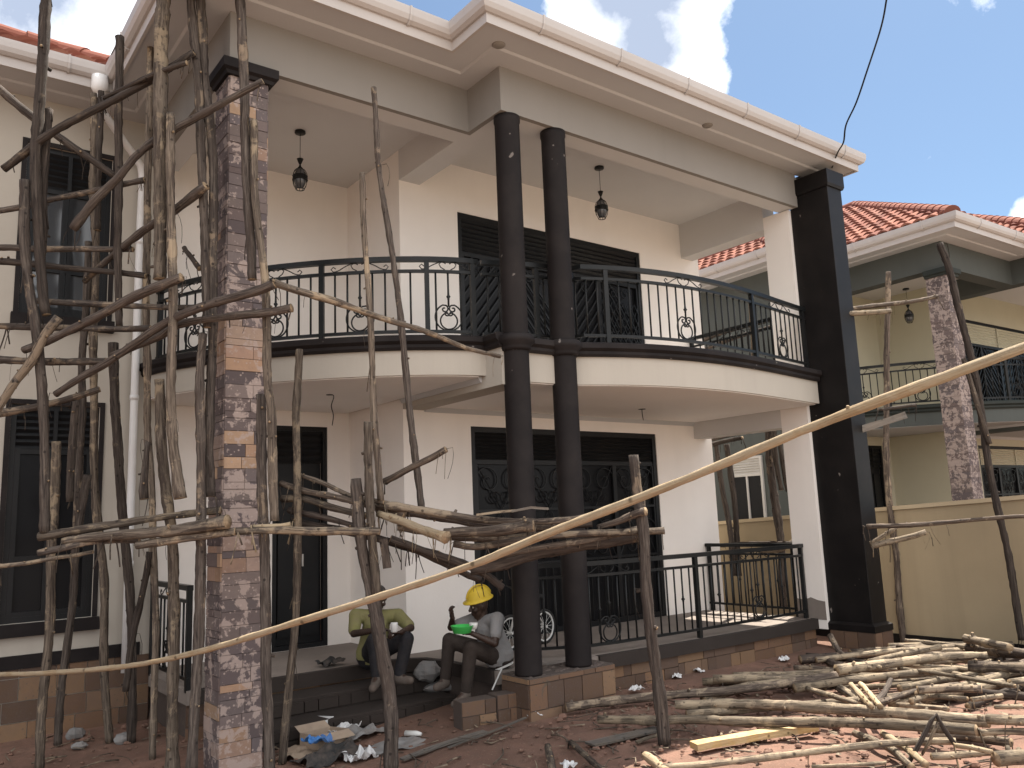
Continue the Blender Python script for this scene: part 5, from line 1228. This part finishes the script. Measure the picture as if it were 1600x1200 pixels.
def rock(name, label, c, r, mat, seed, sc=(1, 1, .7), group=None, cat='stone'):
    mb = MB(); mb.ball((0, 0, 0), r, 14, 9, sc); mb.v = [tuple(Vector(v)*(1+.28*noise.noise(Vector(v)*(1.6/r)+Vector((seed, 0, 0)))+.1*noise.noise(Vector(v)*(5/r)))) for v in mb.v]
    o = obj(name, mb, mat); o.location = Vector(c)+Vector((0, 0, r*sc[2]*.55)); return tag(o, label, cat, group)
ST = 'stones lying about the porch'
rock('stone', 'rounded grey stone between the two men', onz(.30, 668, 1058), .13, 'grey_bag', 2, (1.1, .9, .9), ST)
rock('stone', 'flat slab stone by the boot of the man in the hard hat', onz(.15, 690, 1076), .15, 'grey_bag', 5, (1.6, 1, .4), ST)
rock('stone', 'pale stone lying left of the tiled column', G(118, 1152), .075, 'grey_bag', 9, (1.2, 1, .8), ST)
rock('stone', 'smaller pale stone below the first near the left poles', G(124, 1168), .055, 'grey_bag', 12, (1.3, 1, .6), ST)
rock('stone', 'pale stone behind the slender mottled upright', G(192, 1160), .07, 'grey_bag', 15, (1.2, 1, .8), ST)
for (px, py, w, lab, sd) in ((742, 1128, .36, 'long stone block of the low kerb before the seated man', 81), (786, 1118, .22, 'short stone block of the low kerb next to the column base', 82)):
    c = G(px, py); mb = MB(); mb.box((-w/2, -.09, -.05), (w/2, .09, .21)); facing(mb, (-w/2, -.093), (w/2, -.093), -.05, .21, [.13], (w*.4, w*.7), PLINTH, sd, .008)
    o = obj('stone_block', mb, 'plinth_stone', bevel=.008); o.location = c; o.rotation_euler = (0, 0, -.12); tag(o, lab, 'block', 'kerb blocks')
for i, (px, py) in enumerate(((995, 1078), (1058, 1057), (1090, 1049), (1040, 1042), (834, 1118), (1225, 1031), (889, 1198))):
    crumple('paper_scrap', ['white scrap under the long bark log', 'white scrap nearer the porch plinth, left one', 'white scrap nearer the porch plinth, right one', 'white scrap tight against the porch plinth', 'tiny white scrap by the column base corner', 'pale scrap in the shade before the black column', 'pale knotted scrap at the bottom edge between two sticks'][i], 'paper', G(px, py, .01), .15, .10, .06, 'paper', 50+i, i*.7, 'paper scraps on the soil')
# wood chips, pebbles and twigs nobody could count
rn = random.Random(99); chips, peb, twg = MB(), MB(), MB()
def spot():
    while True:
        u = rn.random()
        if u < .55: x, y = rn.uniform(4.5, 11.3), rn.uniform(2.6, 6.3)
        elif u < .8: x, y = rn.uniform(2.8, 7), rn.uniform(4.2, 7.4)
        else: x, y = rn.uniform(-.5, 3.2), rn.uniform(5., 9.5)
        if not (4.8 < x < 6.2 and y > 6.3) and not (x > 10.1 and 5.9 < y): return x, y
for k in range(520):
    x, y = spot(); z = gz(x, y)+.004; a = rn.uniform(0, 3.14); l_ = rn.uniform(.015, .07); w_ = rn.uniform(.006, .02); d = Vector((math.cos(a), math.sin(a), rn.uniform(-.15, .3)))*l_; s_ = Vector((-math.sin(a), math.cos(a), rn.uniform(-.3, .3)))*w_; p = Vector((x, y, z+.006))
    chips.quad([p-d-s_, p+d-s_*.4, p+d+s_*.4, p-d+s_], uv=((0, 0), (0, .1), (.2, .1), (.2, 0)))
for k in range(1700):
    x, y = spot(); r = rn.uniform(.006, .022) if rn.random() < .9 else rn.uniform(.022, .045); peb.ball((x, y, gz(x, y)+r*.15), r, 6, 4, (1.2, 1, .7))
for k in range(260):
    x, y = spot(); p = Vector((x, y, gz(x, y)+.012)); a = rn.uniform(0, 6.28); l_ = rn.uniform(.08, .42); d = Vector((math.cos(a), math.sin(a), 0)); s_ = Vector((-d.y, d.x, 0))
    twg.tube(smooth_path([p, p+d*l_*.5+s_*rn.uniform(-.05, .05)+Vector((0, 0, rn.uniform(0, .03))), p+d*l_], .08), rn.uniform(.003, .008), 5, rn=rn)
for nm, mb_, m_ in (('wood_chips', chips, 'pale_wood'), ('pebbles', peb, 'soil'), ('twigs', twg, 'bark_wood')):
    o = obj(nm, mb_, m_, None, nm == 'twigs'); tag(o, {'wood_chips': 'pale wood chips strewn over the red soil', 'pebbles': 'small clods and pebbles on the red soil', 'twigs': 'thin dry twigs strewn over the red soil'}[nm], {'wood_chips': 'wood chips', 'pebbles': 'pebbles', 'twigs': 'twigs'}[nm], None, 'stuff')
# child's bicycle parked on the porch behind the round columns
cF = onz(.62, 806, 950); cF = ony(7.9, 806, 950); cB = ony(8.0, 850, 962)
BY = thing('bicycle', 'small bicycle with white rims parked on the porch behind the round columns', 'bicycle', (cB.x, cB.y, .45))
o0 = Vector((cB.x, cB.y, .45)); R_ = .20
ax = Vector((cF.x-cB.x, cF.y-cB.y, 0)); ax = ax.normalized() if ax.length > .01 else Vector((-1, 0, 0)); wb = .62
def wheel(cx, name='wheel'):
    c = ax*cx+Vector((0, 0, R_)); ring = lambda r: [c+ax*(r*math.cos(2*math.pi*i/36))+Vector((0, 0, r*math.sin(2*math.pi*i/36))) for i in range(37)]
    w_ = obj(name, MB().tube(ring(R_-.012), .017, 8, cap=False), 'rubber', BY, True)
    obj('rim', MB().tube(ring(R_-.036), .011, 8, cap=False), 'white_plastic', w_, True)
    sp = MB(); nrm = Vector((-ax.y, ax.x, 0)); sp.tube([c-nrm*.04, c+nrm*.04], .016, 10)
    for i in range(16): a = 2*math.pi*i/16; sp.tube([c+nrm*(.02 if i % 2 else -.02), c+ax*((R_-.04)*math.cos(a))+Vector((0, 0, (R_-.04)*math.sin(a)))], .0022, 4)
    obj('spokes', sp, 'white_plastic', w_)
wheel(0); wheel(wb)
pt = lambda a, z: ax*a+Vector((0, 0, z))
fr = MB()
for a, b, r in ((pt(0, R_), pt(.24, .19), .012), (pt(.24, .19), pt(.17, .5), .015), (pt(.24, .19), pt(.50, .48), .018), (pt(.18, .44), pt(.49, .53), .014), (pt(0, R_), pt(.18, .44), .011), (pt(.49, .56), pt(.52, .42), .018), (pt(.52, .42), pt(wb, R_), .014)): fr.tube([a, b], r, 8)
obj('frame', fr, 'white_metal', BY, True)
nrm = Vector((-ax.y, ax.x, 0)); hb = MB(); hb.tube([pt(.49, .55), pt(.47, .68)], .012, 8); hb.tube(smooth_path([pt(.42, .72)-nrm*.24, pt(.47, .70)-nrm*.12, pt(.48, .67), pt(.47, .70)+nrm*.12, pt(.42, .72)+nrm*.24], .05), .011, 8); obj('handlebar', hb, 'iron_black', BY, True)
sa = MB(); sa.ball(pt(.14, .56), .1, 12, 7, (1.2, .7, .35)); obj('saddle', sa, 'rubber', BY, True)
cr_ = MB(); cr_.lathe((0, 0, 0), [(.05, -.004), (.05, .004)], 16); cr_.v = [tuple(pt(.24, .19)+ax*x+Vector((0, 0, y))+nrm*z) for x, y, z in cr_.v]; cr_.tube([pt(.24, .19)-nrm*.05, pt(.32, .13)-nrm*.05, pt(.32, .13)-nrm*.12], .009, 6); cr_.tube([pt(.24, .19)+nrm*.05, pt(.16, .25)+nrm*.05, pt(.16, .25)+nrm*.12], .009, 6); obj('crank', cr_, 'white_plastic', BY)
